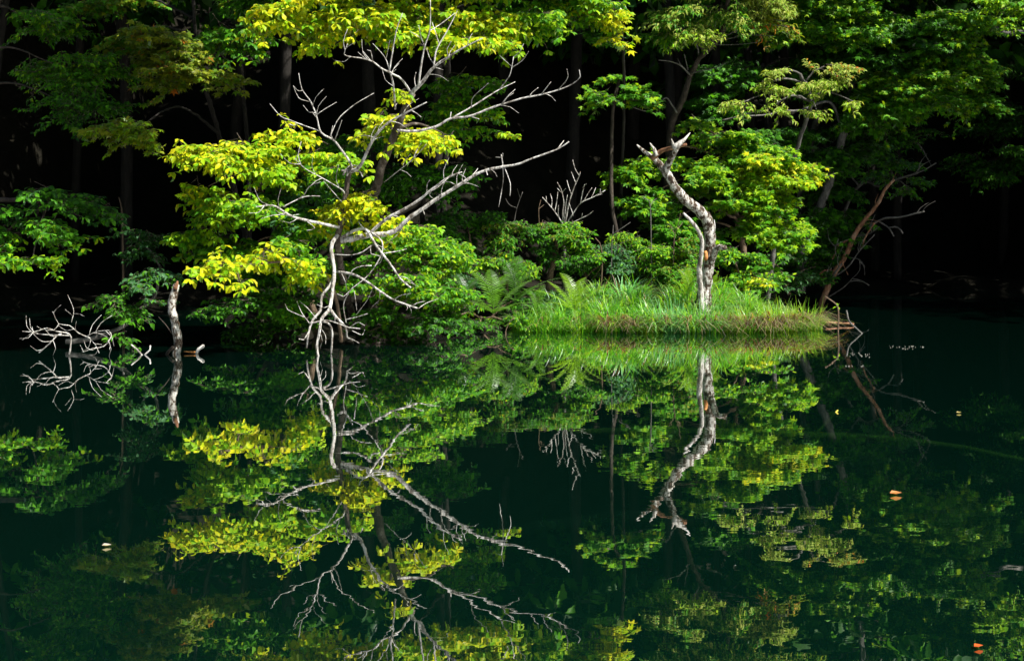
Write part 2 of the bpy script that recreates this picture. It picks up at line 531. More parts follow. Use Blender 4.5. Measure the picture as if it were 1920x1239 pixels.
def tree(name, label, cat, trunk, lobes, leaf_len0, tpl='oak', style='whorl', bark='brown', tr=(5, 3), singles=0, group=None, droop=.3,
         sprayL=.42, dens=1.0, limbs=True, trunk_name='trunk', cam_bias=.35, whorl=6):
    """lobes: (px, py, d, rx, ry, depth_m, palette, palette2, mix_top, mix_bottom)"""
    leaf_len = leaf_len0 * .68
    tp = pxline(trunk, trunk[0][2])
    base = tp[0].copy()
    root = thing(name, label, cat, base, group)
    rad = np.linspace(tr[0], tr[1], len(tp)) * tp[:, 1].mean() / F
    p, r = curve(tp, rad, .05, .10)
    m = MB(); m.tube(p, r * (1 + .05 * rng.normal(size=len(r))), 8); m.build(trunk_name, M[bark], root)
    everything = []
    for lb in lobes:
        px, py, d, rx, ry, dm, pal, pal2, mt, mbm = lb[:10]
        c = P(px, py, d)
        sx, sz = 1.12 * rx * d / F, 1.12 * ry * d / F
        n = max(3, int(3.5 * dens * math.pi * rx * ry / 1150 * (13.5 / d) ** -1.2))
        leaves, twigs = [], []
        # the bough that carries this part of the crown
        if limbs:
            k = np.argmin(np.linalg.norm(p - (c + np.array((0, 0, -.25 * sz))), axis=1) + np.where(p[:, 2] > c[2] + .1, .5, 0))
            a, rr = p[k], r[k]
            mid = (a + c) / 2 + np.array((0, 0, .12 * np.linalg.norm(c - a)))
            bp, br = curve(np.array([a, mid, c]), np.array([min(rr * .7, .02), .010, .005]), .06, .25)
            bm = MB(); bm.tube(bp, br, 6); bm.build('branch', M[bark], root)
        ks = max(4, int(n / 7.5))
        sub = rng.normal(size=(ks, 3)); sub /= np.linalg.norm(sub, axis=1)[:, None]
        sub *= (rng.random(ks) ** .4)[:, None] * rng.uniform(.75, 1.2, (ks, 1))
        for _ in range(n):
            q = sub[rng.integers(0, ks)] + rng.normal(size=3) * np.array((.18, .18, .06))
            S = c + q * np.array((sx, dm, sz)) * .80
            out = np.array((q[0], q[1] * .8 - cam_bias, 0)) + rng.normal(size=3) * np.array((.45, .45, 0))
            R = unit(out + np.array((0, 0, rng.uniform(-.25, .3))))
            L = min(sprayL * rng.uniform(.6, 1.1), max(sx, .15) * 1.1)
            S = S - R * L * .5
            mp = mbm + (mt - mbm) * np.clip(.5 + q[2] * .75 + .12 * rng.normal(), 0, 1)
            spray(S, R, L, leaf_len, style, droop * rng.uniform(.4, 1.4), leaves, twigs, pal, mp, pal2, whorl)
        L = [np.concatenate(a) for a in zip(*leaves)]
        everything.append(L)
        tm = twig_mesh(twigs, .0028, root)
        tm.build('twigs', M['twig'], root)['kind'] = 'stuff'
    for L, lb in zip(everything, lobes):
        take = np.zeros(len(L[0]), bool)
        if singles:
            want = int(.6 * singles / len(lobes))
            sxp = CX + L[0][:, 0] * F / L[0][:, 1]
            syp = HY - (L[0][:, 2] - CAMH) * F / L[0][:, 1]
            ok = (sxp > 0) & (sxp < 1920) & (syp > 0) & (syp < 640)
            score = np.where(ok, L[3] / L[0][:, 1] * 130 - L[0][:, 1] * .8, -1e9)
            idx = np.argsort(-score)[:want]
            idx = idx[score[idx] > -1e8]
            take[idx] = True
            A = frames(*[a[take] for a in L[:4]])
            for A_, p_, c_ in zip(A, L[0][take] - base, L[4][take]):
                o = bpy.data.objects.new('leaf', SINGLE_MESH[tpl])
                o.parent = root
                mat = Matrix(((A_[0][0], A_[1][0], A_[2][0], p_[0]), (A_[0][1], A_[1][1], A_[2][1], p_[1]), (A_[0][2], A_[1][2], A_[2][2], p_[2]), (0, 0, 0, 1)))
                o.matrix_basis = mat
                o.color = (*c_, 1)
                C.objects.link(o)
        rest = tuple(a[~take] for a in L)
        if len(rest[0]): leaf_mesh('foliage', rest, tpl, root)
    return root


# ------------------------------------------------------------------ shaded forest behind (keeps the far bank dark)
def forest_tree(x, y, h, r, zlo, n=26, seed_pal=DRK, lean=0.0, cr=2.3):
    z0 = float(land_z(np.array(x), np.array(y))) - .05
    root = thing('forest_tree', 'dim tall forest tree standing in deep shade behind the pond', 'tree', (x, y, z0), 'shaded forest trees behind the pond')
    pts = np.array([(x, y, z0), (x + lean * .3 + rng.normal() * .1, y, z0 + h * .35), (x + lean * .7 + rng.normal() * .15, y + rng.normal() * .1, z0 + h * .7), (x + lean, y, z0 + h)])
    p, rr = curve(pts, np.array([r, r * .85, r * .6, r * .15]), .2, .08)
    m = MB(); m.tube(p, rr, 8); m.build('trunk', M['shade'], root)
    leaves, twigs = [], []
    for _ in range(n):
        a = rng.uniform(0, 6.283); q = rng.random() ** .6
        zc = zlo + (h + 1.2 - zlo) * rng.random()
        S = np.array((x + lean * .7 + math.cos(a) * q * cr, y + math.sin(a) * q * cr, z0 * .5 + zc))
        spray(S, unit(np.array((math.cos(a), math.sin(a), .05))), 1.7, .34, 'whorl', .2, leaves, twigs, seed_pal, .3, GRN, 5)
    leaf_mesh('foliage', leaves, 'oak', root)
    tm = MB()
    for t in twigs[::3]: tm.tube(t, np.linspace(.012, .006, len(t)), 3, cap=False)
    tm.build('branches', M['darkbark'], root)['kind'] = 'stuff'
    return root


FT = [(-9.5, 20, 9), (-7.4, 18.2, 8.5), (-5.2, 21.6, 9), (-2.9, 19.4, 8.5), (-1.9, 21.4, 9), (-.9, 20.2, 8.4), (2.2, 21.6, 9), (2.9, 22.6, 9.2), (4.4, 26.6, 9.5),
      (6.2, 27.4, 9.5), (8.6, 28, 10), (10.4, 27.6, 10), (-8.6, 23.5, 10), (-6.3, 23, 10), (-4.2, 23.6, 10), (-2.2, 24.2, 10.5), (-.1, 23.6, 10), (1.9, 25.2, 10),
      (3.4, 30, 10), (5.6, 31, 10), (7.8, 31, 10), (-7, 27.5, 10), (-4, 28, 10), (-1, 28.2, 10), (2, 29, 10), (10, 31.5, 10), (-10.5, 26.5, 10), (12.4, 29, 10),
      (-7.6, 17.6, 8), (-6.6, 18.6, 7.6), (-9.2, 18, 8), (14, 21.2, 9), (13.5, 16.4, 9), (10.6, 24.2, 9), (12.6, 19.2, 9.5), (13, 23, 10), (3.5, 23.0, 8.5), (4.9, 25.6, 9), (.8, 22.4, 9)]
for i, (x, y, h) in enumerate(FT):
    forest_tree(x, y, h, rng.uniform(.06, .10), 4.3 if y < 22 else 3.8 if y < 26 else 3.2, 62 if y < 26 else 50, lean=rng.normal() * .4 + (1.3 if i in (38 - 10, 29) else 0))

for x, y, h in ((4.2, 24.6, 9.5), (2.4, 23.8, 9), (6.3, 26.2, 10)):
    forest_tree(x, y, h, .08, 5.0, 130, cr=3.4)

# ------------------------------------------------------------------ left side trees
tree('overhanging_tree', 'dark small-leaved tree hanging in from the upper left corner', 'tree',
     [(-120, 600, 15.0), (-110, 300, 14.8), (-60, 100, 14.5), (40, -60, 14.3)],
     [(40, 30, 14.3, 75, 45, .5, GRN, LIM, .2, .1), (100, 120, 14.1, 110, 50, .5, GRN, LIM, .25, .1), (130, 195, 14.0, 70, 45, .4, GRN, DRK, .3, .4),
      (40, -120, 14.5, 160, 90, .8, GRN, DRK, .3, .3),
      (423, -508, 12.85, 250, 130, .8, GRN, DRK, .3, .3), (580, -640, 11.7, 210, 120, .7, GRN, DRK, .3, .3)],  # these lobes: unseen crown added over the water to shade the left trees
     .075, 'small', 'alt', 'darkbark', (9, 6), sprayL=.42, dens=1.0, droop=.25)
tree('turning_maple', 'olive maple with some orange leaves hanging in the upper left', 'tree',
     [(480, 603, 16.0), (455, 420, 15.6), (410, 250, 15.0), (370, 100, 14.4), (360, -80, 14.2)],
     [(320, 85, 14.0, 110, 60, .45, OLV, ORG, .03, .01), (360, 135, 13.9, 75, 40, .35, OLV, ORG, .03, .02), (250, 245, 13.2, 65, 48, .3, OLV, LIM, .35, .25),
      (250, 60, 14.2, 60, 40, .3, OLV, GRN, .5, .3), (330, -70, 15.2, 170, 70, .6, OLV, GRN, .5, .5), (200, 10, 14.6, 70, 40, .4, GRN, OLV, .5, .5)],
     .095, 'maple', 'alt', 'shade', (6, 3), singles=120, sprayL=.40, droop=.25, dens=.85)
tree('young_oak', 'green oak branch tips at the top edge left of the yellow canopy', 'tree',
     [(470, 610, 15.6), (465, 300, 15.4), (450, 100, 15.0), (440, -80, 15)],
     [(430, 45, 14.4, 75, 45, .4, GRN, LIM, .4, .2), (490, 20, 14.8, 60, 35, .4, GRN, DRK, .3, .4), (500, -70, 14.6, 130, 60, .5, GRN, LIM, .4, .3)],
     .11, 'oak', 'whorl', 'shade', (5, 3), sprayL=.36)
tree('leaning_chestnut', 'dark green branch with bright tips reaching in from the left edge', 'tree',
     [(-150, 640, 13.6), (-130, 480, 13.4), (-60, 390, 13.2), (20, 375, 13.0), (120, 385, 13.0)],
     [(60, 385, 13.0, 95, 38, .35, GRN, DRK, .3, .4), (150, 375, 13.2, 75, 32, .35, DRK, GRN, .5, .3), (60, 440, 12.9, 80, 42, .3, GRN, LIM, .1, .3),
      (60, 488, 12.7, 55, 22, .2, GRN, LIM, .4, .7)],
     .10, 'oak', 'whorl', 'darkbark', (8, 3), singles=140, sprayL=.30)
tree('leaning_sapling', 'dark leafy sapling leaning out over the water beside the lichen stump', 'tree',
     [(124, 640, 13.2), (158, 637, 13.2), (181, 632, 13.2), (209, 621, 13.2), (234, 610, 13.2), (268, 576, 13.3), (291, 553, 13.4), (300, 500, 13.5)],
     [(270, 460, 13.5, 50, 50, .3, DRK, BLU, .4, .3), (290, 515, 13.4, 48, 30, .25, BLU, GRN, .3, .3), (220, 560, 13.2, 52, 45, .3, DRK, GRN, .5, .6),
      (265, 545, 13.3, 50, 35, .25, BLU, GRN, .3, .5), (230, 615, 13.0, 26, 26, .15, GRN, DRK, .3, .3)],
     .075, 'small', 'alt', 'grey', (5, 3), singles=100, sprayL=.24)
tree('understory_bush', 'shaded green bush low over the dark water left of the dead tree', 'bush',
     [(520, 640, 14.3), (500, 600, 14.0), (480, 570, 13.8)],
     [(440, 572, 13.6, 95, 36, .4, GRN, DRK, .4, .5), (540, 565, 13.7, 75, 38, .4, GRN, LIM, .15, .1), (600, 520, 14.0, 60, 50, .4, GRN, DRK, .4, .4), (570, 600, 14.3, 70, 24, .3, DRK, GRN, .4, .4), (480, 610, 14.4, 80, 18, .3, DRK, GRN, .3, .3)],
     .085, 'oak', 'whorl', 'darkbark', (6, 4), singles=60, sprayL=.28)

tree('yellow_topped_oak', 'bushy young oak with bright yellow upper leaves left of the dead tree', 'tree',
     [(600, 640, 14.6), (570, 520, 14.4), (520, 420, 14.1), (480, 340, 13.8)],
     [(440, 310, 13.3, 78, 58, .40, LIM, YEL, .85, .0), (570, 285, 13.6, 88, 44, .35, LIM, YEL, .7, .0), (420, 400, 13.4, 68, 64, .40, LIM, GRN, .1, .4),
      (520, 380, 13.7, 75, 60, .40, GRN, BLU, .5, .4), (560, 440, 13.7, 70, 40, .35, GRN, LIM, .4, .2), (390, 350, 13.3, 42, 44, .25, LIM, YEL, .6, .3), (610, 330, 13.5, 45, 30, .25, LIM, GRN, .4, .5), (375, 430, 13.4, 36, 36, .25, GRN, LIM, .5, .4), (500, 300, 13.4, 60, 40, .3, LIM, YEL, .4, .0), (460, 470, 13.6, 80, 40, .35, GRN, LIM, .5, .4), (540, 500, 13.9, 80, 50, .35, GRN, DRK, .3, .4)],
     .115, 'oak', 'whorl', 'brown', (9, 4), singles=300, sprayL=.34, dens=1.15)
tree('low_yellow_branch', 'low bright yellow leafy branch reaching left above the water', 'branch',
     [(640, 640, 13.4), (630, 560, 13.2), (600, 505, 12.9), (540, 490, 12.6), (440, 500, 12.3)],
     [(420, 492, 12.3, 55, 20, .2, LIM, YEL, .8, .6), (500, 488, 12.4, 60, 24, .25, LIM, YEL, .75, .5), (570, 498, 12.7, 45, 28, .25, LIM, YEL, .5, .3),
      (450, 530, 12.3, 22, 16, .12, YEL, LIM, .3, .3), (560, 470, 12.7, 45, 22, .2, GRN, LIM, .4, .5)],
     .115, 'oak', 'whorl', 'brown', (4, 2), singles=240, sprayL=.26, dens=1.1)

# half-dead tree carrying the glowing yellow clusters
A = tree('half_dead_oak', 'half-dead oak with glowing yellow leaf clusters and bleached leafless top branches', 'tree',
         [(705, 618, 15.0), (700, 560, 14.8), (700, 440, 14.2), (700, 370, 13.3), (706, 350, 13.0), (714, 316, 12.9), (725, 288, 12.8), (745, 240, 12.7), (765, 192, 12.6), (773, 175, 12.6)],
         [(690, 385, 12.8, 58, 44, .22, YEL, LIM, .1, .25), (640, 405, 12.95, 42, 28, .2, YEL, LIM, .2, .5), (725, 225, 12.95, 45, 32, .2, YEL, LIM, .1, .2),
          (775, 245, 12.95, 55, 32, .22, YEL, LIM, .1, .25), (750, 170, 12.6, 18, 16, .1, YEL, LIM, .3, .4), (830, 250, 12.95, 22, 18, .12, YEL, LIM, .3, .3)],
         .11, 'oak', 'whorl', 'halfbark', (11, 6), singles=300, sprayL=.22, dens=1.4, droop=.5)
B0 = (12.6, 12.3)
TOP = [
    ([(770, 185), (773, 175), (793, 153), (813, 127), (841, 107), (869, 90), (905, 72)], 6, 1.2, [
        ([(785, 160), (790, 119), (797, 85), (806, 56), (807, 0)], 3, 1), ([(813, 125), (819, 93), (838, 59), (858, 20)], 2.5, 1),
        ([(797, 93), (790, 73), (768, 59)], 1.5, .8), ([(790, 73), (785, 48)], 1.2, .7), ([(805, 59), (827, 45), (853, 25)], 1.4, .7), ([(823, 82), (816, 60), (810, 42)], 1.4, .7),
        ([(841, 107), (838, 92), (846, 78)], 1.2, .7), ([(780, 166), (777, 148), (780, 136)], 1.2, .7), ([(815, 122), (805, 108), (800, 90)], 1.3, .8)]),
    ([(772, 177), (754, 150), (734, 138), (714, 128), (699, 116), (680, 110), (659, 107), (645, 102), (652, 82)], 2.8, 1, [
        ([(730, 134), (738, 85), (744, 54), (755, 25)], 2.2, .9), ([(730, 130), (721, 107), (699, 82)], 1.5, .8), ([(724, 110), (731, 76)], 1.3, .7),
        ([(735, 137), (742, 131)], 1.2, .8), ([(695, 114), (680, 96)], 1.1, .6), ([(686, 111), (671, 98)], 1.1, .6), ([(699, 116), (695, 96), (688, 94)], 1.1, .6)]),
    ([(741, 205), (738, 165), (732, 135)], 2.4, 2.0, []),
    ([(745, 245), (780, 246), (819, 237), (844, 223), (881, 218), (920, 203), (954, 192), (982, 184), (1014, 178), (1047, 169), (1073, 158), (1088, 144), (1086, 131)], 3.5, .9, [
        ([(847, 222), (884, 201), (920, 178), (937, 168), (966, 154)], 2.2, 1), ([(937, 168), (950, 150), (957, 138), (963, 107)], 1.7, 1), ([(963, 107), (975, 97), (982, 82)], 1.1, .7),
        ([(959, 128), (980, 113), (991, 97)], 1.2, .7), ([(958, 124), (937, 105)], 1.1, .7), ([(1015, 177), (1026, 163), (1033, 154)], 1.3, .8), ([(1047, 169), (1064, 147), (1063, 130)], 1.3, .7),
        ([(940, 196), (955, 178), (966, 168)], 1.5, .8), ([(884, 201), (887, 183), (916, 156)], 1.1, .7), ([(880, 218), (899, 224)], 1.5, 1), ([(844, 223), (846, 210)], 1.2, .7)]),
]


def limb_set(root, sets, d, mat, sides=7, boost=1.0, fine=0):
    for main, r0, r1, subs in sets:
        o = limb(root, 'branch', main, r0 * boost, r1 * boost, d, mat, sides)
        da, db = d
        pts = pxline(main, d)
        for s, a, b in subs:
            # a twig starts at the depth of its branch and drifts a little
            xw = np.array([m_[0] for m_ in main]); yw = np.array([m_[1] for m_ in main])
            k = int(np.argmin((xw - s[0][0]) ** 2 + (yw - s[0][1]) ** 2))
            d0 = pts[k][1]
            limb(o, 'twig', s, a * boost, b * boost, (d0, d0 + rng.normal() * .15), mat, 5)
        for _ in range(fine):
            k = int(rng.integers(max(1, len(main) // 2), len(main)))
            f = rng.random()
            x0, y0 = (np.array(main[k - 1][:2]) * (1 - f) + np.array(main[k][:2]) * f)
            tx, ty = main[k][0] - main[k - 1][0], main[k][1] - main[k - 1][1]
            ang = math.atan2(ty, tx) + rng.choice((-1, 1)) * rng.uniform(.5, 1.1)
            ln = rng.uniform(14, 42)
            d0 = pts[k][1]
            limb(o, 'twig', [(x0, y0), (x0 + ln * .5 * math.cos(ang), y0 + ln * .5 * math.sin(ang)), (x0 + ln * math.cos(ang + .3), y0 + ln * math.sin(ang + .3) - 4)], .8, .35, (d0, d0 + rng.normal() * .12), mat, 4)


limb_set(A, TOP, B0, M['bleached'], boost=.78, fine=4)

# ------------------------------------------------------------------ the dead tree in the water
Bt = thing('dead_tree', 'bleached dead tree with bare crooked limbs dipping into the water', 'tree', P(655, 655, 13.0))
limb(Bt, 'trunk', [(676, 640, 14.6), (660, 590, 14.2), (645, 530, 13.6), (634, 469, 13.0), (635, 436, 12.9), (644, 399, 12.85), (647, 371, 12.8), (651, 342, 12.8), (656, 316, 12.8)], 7.5, 4.5, 12.8, M['halfbark'], 9)
limb_set(Bt, [
    ([(633, 440), (621, 464), (627, 503), (624, 540), (620, 571), (616, 583), (603, 597), (599, 622), (594, 648), (597, 668)], 5.5, 3, [
        ([(625, 520), (618, 537), (604, 554), (601, 582), (587, 599), (579, 622), (575, 652)], 4, 2.4), ([(604, 602), (618, 608), (623, 625), (621, 662)], 3, 2.5),
        ([(618, 580), (633, 597), (649, 614), (651, 631), (661, 639)], 4, 1.6), ([(651, 634), (660, 636), (673, 643)], 1.8, 1), ([(580, 606), (613, 601), (638, 608), (655, 614), (675, 616)], 2.2, .9),
        ([(580, 606), (565, 585), (556, 563)], 1.4, .7), ([(572, 595), (555, 588), (539, 580), (534, 569)], 1.3, .7), ([(593, 597), (576, 577), (562, 565)], 1.3, .7), ([(579, 622), (569, 637), (560, 635)], 1.6, .8),
        ([(649, 605), (644, 571), (655, 548), (661, 540)], 1.4, 1), ([(649, 599), (670, 594), (689, 588)], 1.3, .7), ([(655, 614), (672, 604), (684, 610)], 1.2, .6), ([(660, 620), (680, 628), (684, 618)], 1.1, .6)]),
    ([(640, 447), (665, 432), (686, 430), (700, 452), (714, 472), (734, 498), (751, 523), (770, 539)], 4.5, 2, [
        ([(686, 430), (703, 440), (716, 452), (717, 469), (712, 484), (697, 508), (683, 523), (661, 540), (644, 556), (632, 551)], 1.8, .9), ([(686, 432), (678, 424), (672, 416)], 1.6, .9),
        ([(700, 458), (680, 472), (660, 478), (626, 477)], 1.6, .9), ([(697, 498), (678, 499), (661, 506), (652, 523)], 1.4, .8), ([(664, 546), (667, 565), (669, 582)], 1.2, .7),
        ([(720, 475), (745, 471), (762, 467)], 1.4, 1), ([(695, 460), (696, 476), (712, 480)], 1.3, .8)]),
    ([(632, 509), (664, 515), (689, 529), (717, 549), (740, 563), (782, 578)], 3.2, 2.2, [
        ([(640, 512), (648, 530), (650, 545)], 1.3, .7), ([(785, 578), (800, 568), (822, 560)], 1.1, .6), ([(700, 536), (690, 560), (668, 590)], 1.2, .6)]),
    ([(636, 426), (610, 421), (573, 413), (548, 406), (531, 396), (511, 385), (480, 388)], 4.5, 1.4, [
        ([(531, 388), (556, 375), (576, 368), (600, 368)], 1.5, .9), ([(556, 375), (570, 366), (580, 350), (602, 341)], 1.3, .7), ([(540, 402), (510, 404), (490, 410)], 1.3, .7),
        ([(511, 385), (500, 396), (496, 404)], 1.1, .6), ([(573, 413), (590, 428), (575, 432)], 1.2, .7), ([(525, 393), (540, 405), (560, 402)], 1.2, .7)]),
    ([(656, 322), (659, 311), (645, 288), (625, 263), (602, 249), (594, 220), (583, 192), (566, 167), (560, 138)], 3.6, .9, [
        ([(600, 246), (560, 232), (545, 226), (526, 218), (506, 195)], 1.7, .8), ([(580, 191), (560, 184), (550, 161)], 1.2, .7), ([(594, 215), (612, 203), (631, 192)], 1.2, .7),
        ([(619, 256), (628, 235), (639, 218), (667, 195), (701, 175)], 1.6, .8), ([(628, 262), (636, 240), (641, 226)], 1.3, .8), ([(557, 231), (550, 236), (543, 233)], 1.2, .7), ([(594, 222), (585, 210)], 1.1, .7)]),
    ([(654, 322), (668, 318), (679, 305), (693, 274), (707, 251), (730, 229), (761, 212), (800, 192)], 5.5, 1.5, [
        ([(770, 207), (780, 212), (790, 220)], 1.6, .9), ([(700, 258), (685, 254), (676, 256)], 1.3, .8)]),
    ([(646, 365), (641, 356), (604, 334), (573, 317), (552, 297)], 1.9, .8, [([(641, 379), (620, 355), (607, 340)], 1.1, .7), ([(604, 334), (592, 340), (583, 348)], 1.1, .7)]),
    ([(640, 452), (665, 446), (700, 440), (726, 438), (746, 430), (762, 413), (791, 393), (819, 373), (850, 354), (881, 334), (909, 320), (943, 313), (971, 308), (999, 297), (1045, 280), (1067, 266)], 7.5, 1.4, [
        ([(1045, 280), (1057, 264)], 1.6, 1), ([(929, 295), (941, 295), (943, 288)], 1.2, .8), ([(940, 290), (943, 314), (943, 342), (935, 388)], 1.5, .9), ([(946, 314), (957, 345), (956, 368)], 1.2, .7),
        ([(911, 320), (914, 328)], 1.8, 1.2), ([(881, 334), (892, 322), (896, 316)], 1.6, .8), ([(762, 413), (745, 440), (722, 457)], 1.4, .8), ([(868, 342), (880, 344)], 1.6, 1), ([(792, 392), (796, 402)], 1.8, 1)]),
    ([(655, 452), (678, 443), (695, 436), (714, 419), (734, 405), (762, 390), (791, 371), (811, 354), (842, 332), (866, 323)], 5.5, 1.8, [
        ([(811, 354), (805, 366), (812, 372)], 1.4, .8), ([(800, 362), (801, 345), (806, 338)], 1.2, .7), ([(842, 332), (820, 352), (806, 360)], 1.4, .8)]),
    ([(720, 342), (745, 322), (775, 298), (799, 271)], 1.1, .7, []),
], (12.75, 12.4), M['bleached'], boost=.75, fine=5)
# the tangle at the knot of the dead tree
kn = [[(645, 323), (655, 312), (668, 318), (678, 326)], [(643, 328), (652, 318), (664, 322), (672, 315)], [(650, 330), (662, 310), (676, 312)], [(640, 320), (656, 322), (675, 322), (680, 332)]]
for s in kn: limb(Bt, 'twig', s, 2, 1, 12.75, M['bleached'], 5)

# ------------------------------------------------------------------ bright bush right of the dead tree, and the canopy over it
tree('green_bush', 'bright green bush spilling over the water right of the dead tree', 'bush',
     [(740, 640, 14.6), (735, 560, 14.4), (740, 480, 14.2), (750, 420, 14.1)],
     [(760, 440, 13.9, 70, 48, .4, GRN, LIM, .7, .4), (800, 490, 13.8, 60, 50, .4, GRN, LIM, .65, .4), (750, 540, 13.7, 80, 48, .4, GRN, LIM, .45, .25), (690, 490, 14.0, 50, 60, .4, GRN, LIM, .3, .2),
      (830, 545, 13.8, 45, 45, .3, GRN, LIM, .4, .3), (800, 590, 13.7, 60, 26, .3, DRK, GRN, .4, .4), (700, 575, 13.8, 50, 38, .3, GRN, DRK, .5, .5), (860, 580, 13.9, 35, 24, .25, GRN, OLV, .2, .2), (840, 470, 14.2, 45, 55, .35, GRN, LIM, .4, .3), (720, 610, 14.0, 70, 22, .3, DRK, GRN, .4, .4)],
     .085, 'oak', 'whorl', 'brown', (8, 4), singles=240, sprayL=.30, dens=1.25)
tree('shaded_maple', 'mid-green tree standing in half shade directly behind the dead tree', 'tree',
     [(780, 620, 15.8), (790, 480, 15.7), (800, 300, 15.5), (840, 150, 15.3)],
     [(800, 330, 15.2, 90, 48, .4, GRN, DRK, .4, .5), (660, 260, 15.2, 70, 45, .4, GRN, DRK, .4, .4), (850, 150, 14.9, 55, 60, .35, GRN, LIM, .35, .15), (890, 205, 14.8, 55, 32, .3, GRN, LIM, .6, .3),
      (850, 230, 14.8, 50, 22, .25, GRN, LIM, .5, .3), (930, 240, 14.8, 18, 20, .15, LIM, YEL, .2, .2), (700, 340, 15.2, 60, 45, .4, GRN, DRK, .4, .4), (590, 340, 15.0, 60, 40, .4, DRK, GRN, .4, .4), (800, 415, 15.6, 80, 50, .4, DRK, GRN, .4, .4), (690, 440, 15.4, 70, 50, .4, DRK, GRN, .4, .4)],
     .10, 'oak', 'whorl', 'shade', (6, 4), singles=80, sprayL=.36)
tree('canopy_oak', 'sunlit yellow-green oak canopy across the top edge', 'tree',
     [(826, 612, 16.6), (830, 420, 16.5), (838, 220, 16.2), (838, 60, 15.6), (830, -100, 15.0)],
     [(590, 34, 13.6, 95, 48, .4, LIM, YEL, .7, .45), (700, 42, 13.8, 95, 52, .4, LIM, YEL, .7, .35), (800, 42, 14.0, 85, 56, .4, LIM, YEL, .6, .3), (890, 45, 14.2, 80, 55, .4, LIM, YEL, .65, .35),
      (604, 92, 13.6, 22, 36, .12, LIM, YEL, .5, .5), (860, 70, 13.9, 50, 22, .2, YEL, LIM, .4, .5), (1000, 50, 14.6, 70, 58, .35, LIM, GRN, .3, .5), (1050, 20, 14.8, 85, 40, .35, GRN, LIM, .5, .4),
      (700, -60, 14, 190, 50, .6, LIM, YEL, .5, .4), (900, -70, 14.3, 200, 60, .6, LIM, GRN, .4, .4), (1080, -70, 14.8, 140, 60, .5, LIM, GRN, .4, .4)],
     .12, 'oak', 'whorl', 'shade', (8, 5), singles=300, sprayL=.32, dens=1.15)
tree('yellow_maple', 'small maple spray with yellow star-shaped leaves at the top centre', 'tree',
     [(1168, 560, 17.6), (1164, 400, 17.4), (1170, 200, 17.0), (1166, 60, 16.2), (1150, -60, 15.2)],
     [(1135, 30, 14.8, 40, 38, .25, LIM, YEL, .8, .6), (1150, 70, 14.7, 25, 18, .15, YEL, LIM, .3, .3), (1085, 15, 14.9, 40, 20, .2, YEL, GRN, .4, .4), (1090, 60, 15.3, 40, 28, .2, GRN, DRK, .3, .3),
      (1150, -60, 15.0, 120, 60, .5, LIM, GRN, .5, .5)],
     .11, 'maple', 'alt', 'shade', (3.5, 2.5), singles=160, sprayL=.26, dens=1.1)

# unseen wood added on the remaining shores to block low sky light
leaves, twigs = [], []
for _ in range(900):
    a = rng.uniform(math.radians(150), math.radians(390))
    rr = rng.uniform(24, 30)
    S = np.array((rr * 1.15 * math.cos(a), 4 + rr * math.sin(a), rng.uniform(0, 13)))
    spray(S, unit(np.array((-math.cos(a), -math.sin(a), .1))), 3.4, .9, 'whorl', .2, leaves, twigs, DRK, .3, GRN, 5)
far = leaf_mesh('unseen_shore_wood', leaves, 'oak', None)
tag(far, 'unseen dark wood added on the shores around the pond to block sky light', 'wood', None, 'stuff')
# ------------------------------------------------------------------ right side trees
tree('slender_tree', 'slender tree with a small flat crown left of the broken snag', 'tree',
     [(1157, 445, 17.0), (1155, 430, 17.0), (1148, 390, 17.0), (1146, 330, 17.0), (1147, 260, 17.0), (1150, 200, 17.0), (1160, 150, 17.0)],
     [(1130, 178, 16.9, 42, 17, .25, GRN, LIM, .5, .3), (1175, 165, 17, 45, 24, .3, GRN, LIM, .45, .2), (1195, 190, 16.9, 45, 14, .2, GRN, YEL, .2, .2)],
     .10, 'maple', 'alt', 'darkbark', (4.5, 3), singles=70, sprayL=.30, dens=1.6)
tree('bright_maple', 'large bright green maple bush behind the broken snag', 'tree',
     [(1400, 560, 18.6), (1395, 480, 18.6), (1380, 400, 18.5), (1370, 300, 18.4)],
     [(1330, 245, 18.0, 75, 30, .4, GRN, LIM, .6, .3), (1400, 275, 18.0, 75, 32, .4, LIM, GRN, .4, .5), (1190, 310, 17.2, 50, 24, .25, LIM, GRN, .3, .5), (1320, 320, 17.7, 80, 40, .45, LIM, GRN, .3, .5),
      (1450, 310, 17.8, 75, 42, .4, LIM, YEL, .5, .1), (1380, 370, 17.7, 90, 42, .45, LIM, GRN, .25, .5), (1440, 420, 17.8, 75, 40, .4, LIM, GRN, .25, .5), (1490, 320, 17.7, 38, 35, .25, LIM, YEL, .6, .2),
      (1210, 370, 17.4, 50, 42, .3, GRN, LIM, .3, .2), (1250, 420, 17.5, 55, 40, .35, GRN, LIM, .25, .1), (1500, 450, 17.8, 25, 20, .2, LIM, GRN, .3, .4), (1390, 500, 17.6, 50, 24, .3, GRN, YEL, .2, .1),
      (1290, 450, 17.6, 60, 40, .4, GRN, LIM, .3, .2)],
     .10, 'maple', 'alt', 'brown', (8, 4), singles=300, sprayL=.38, dens=1.5, droop=.35)
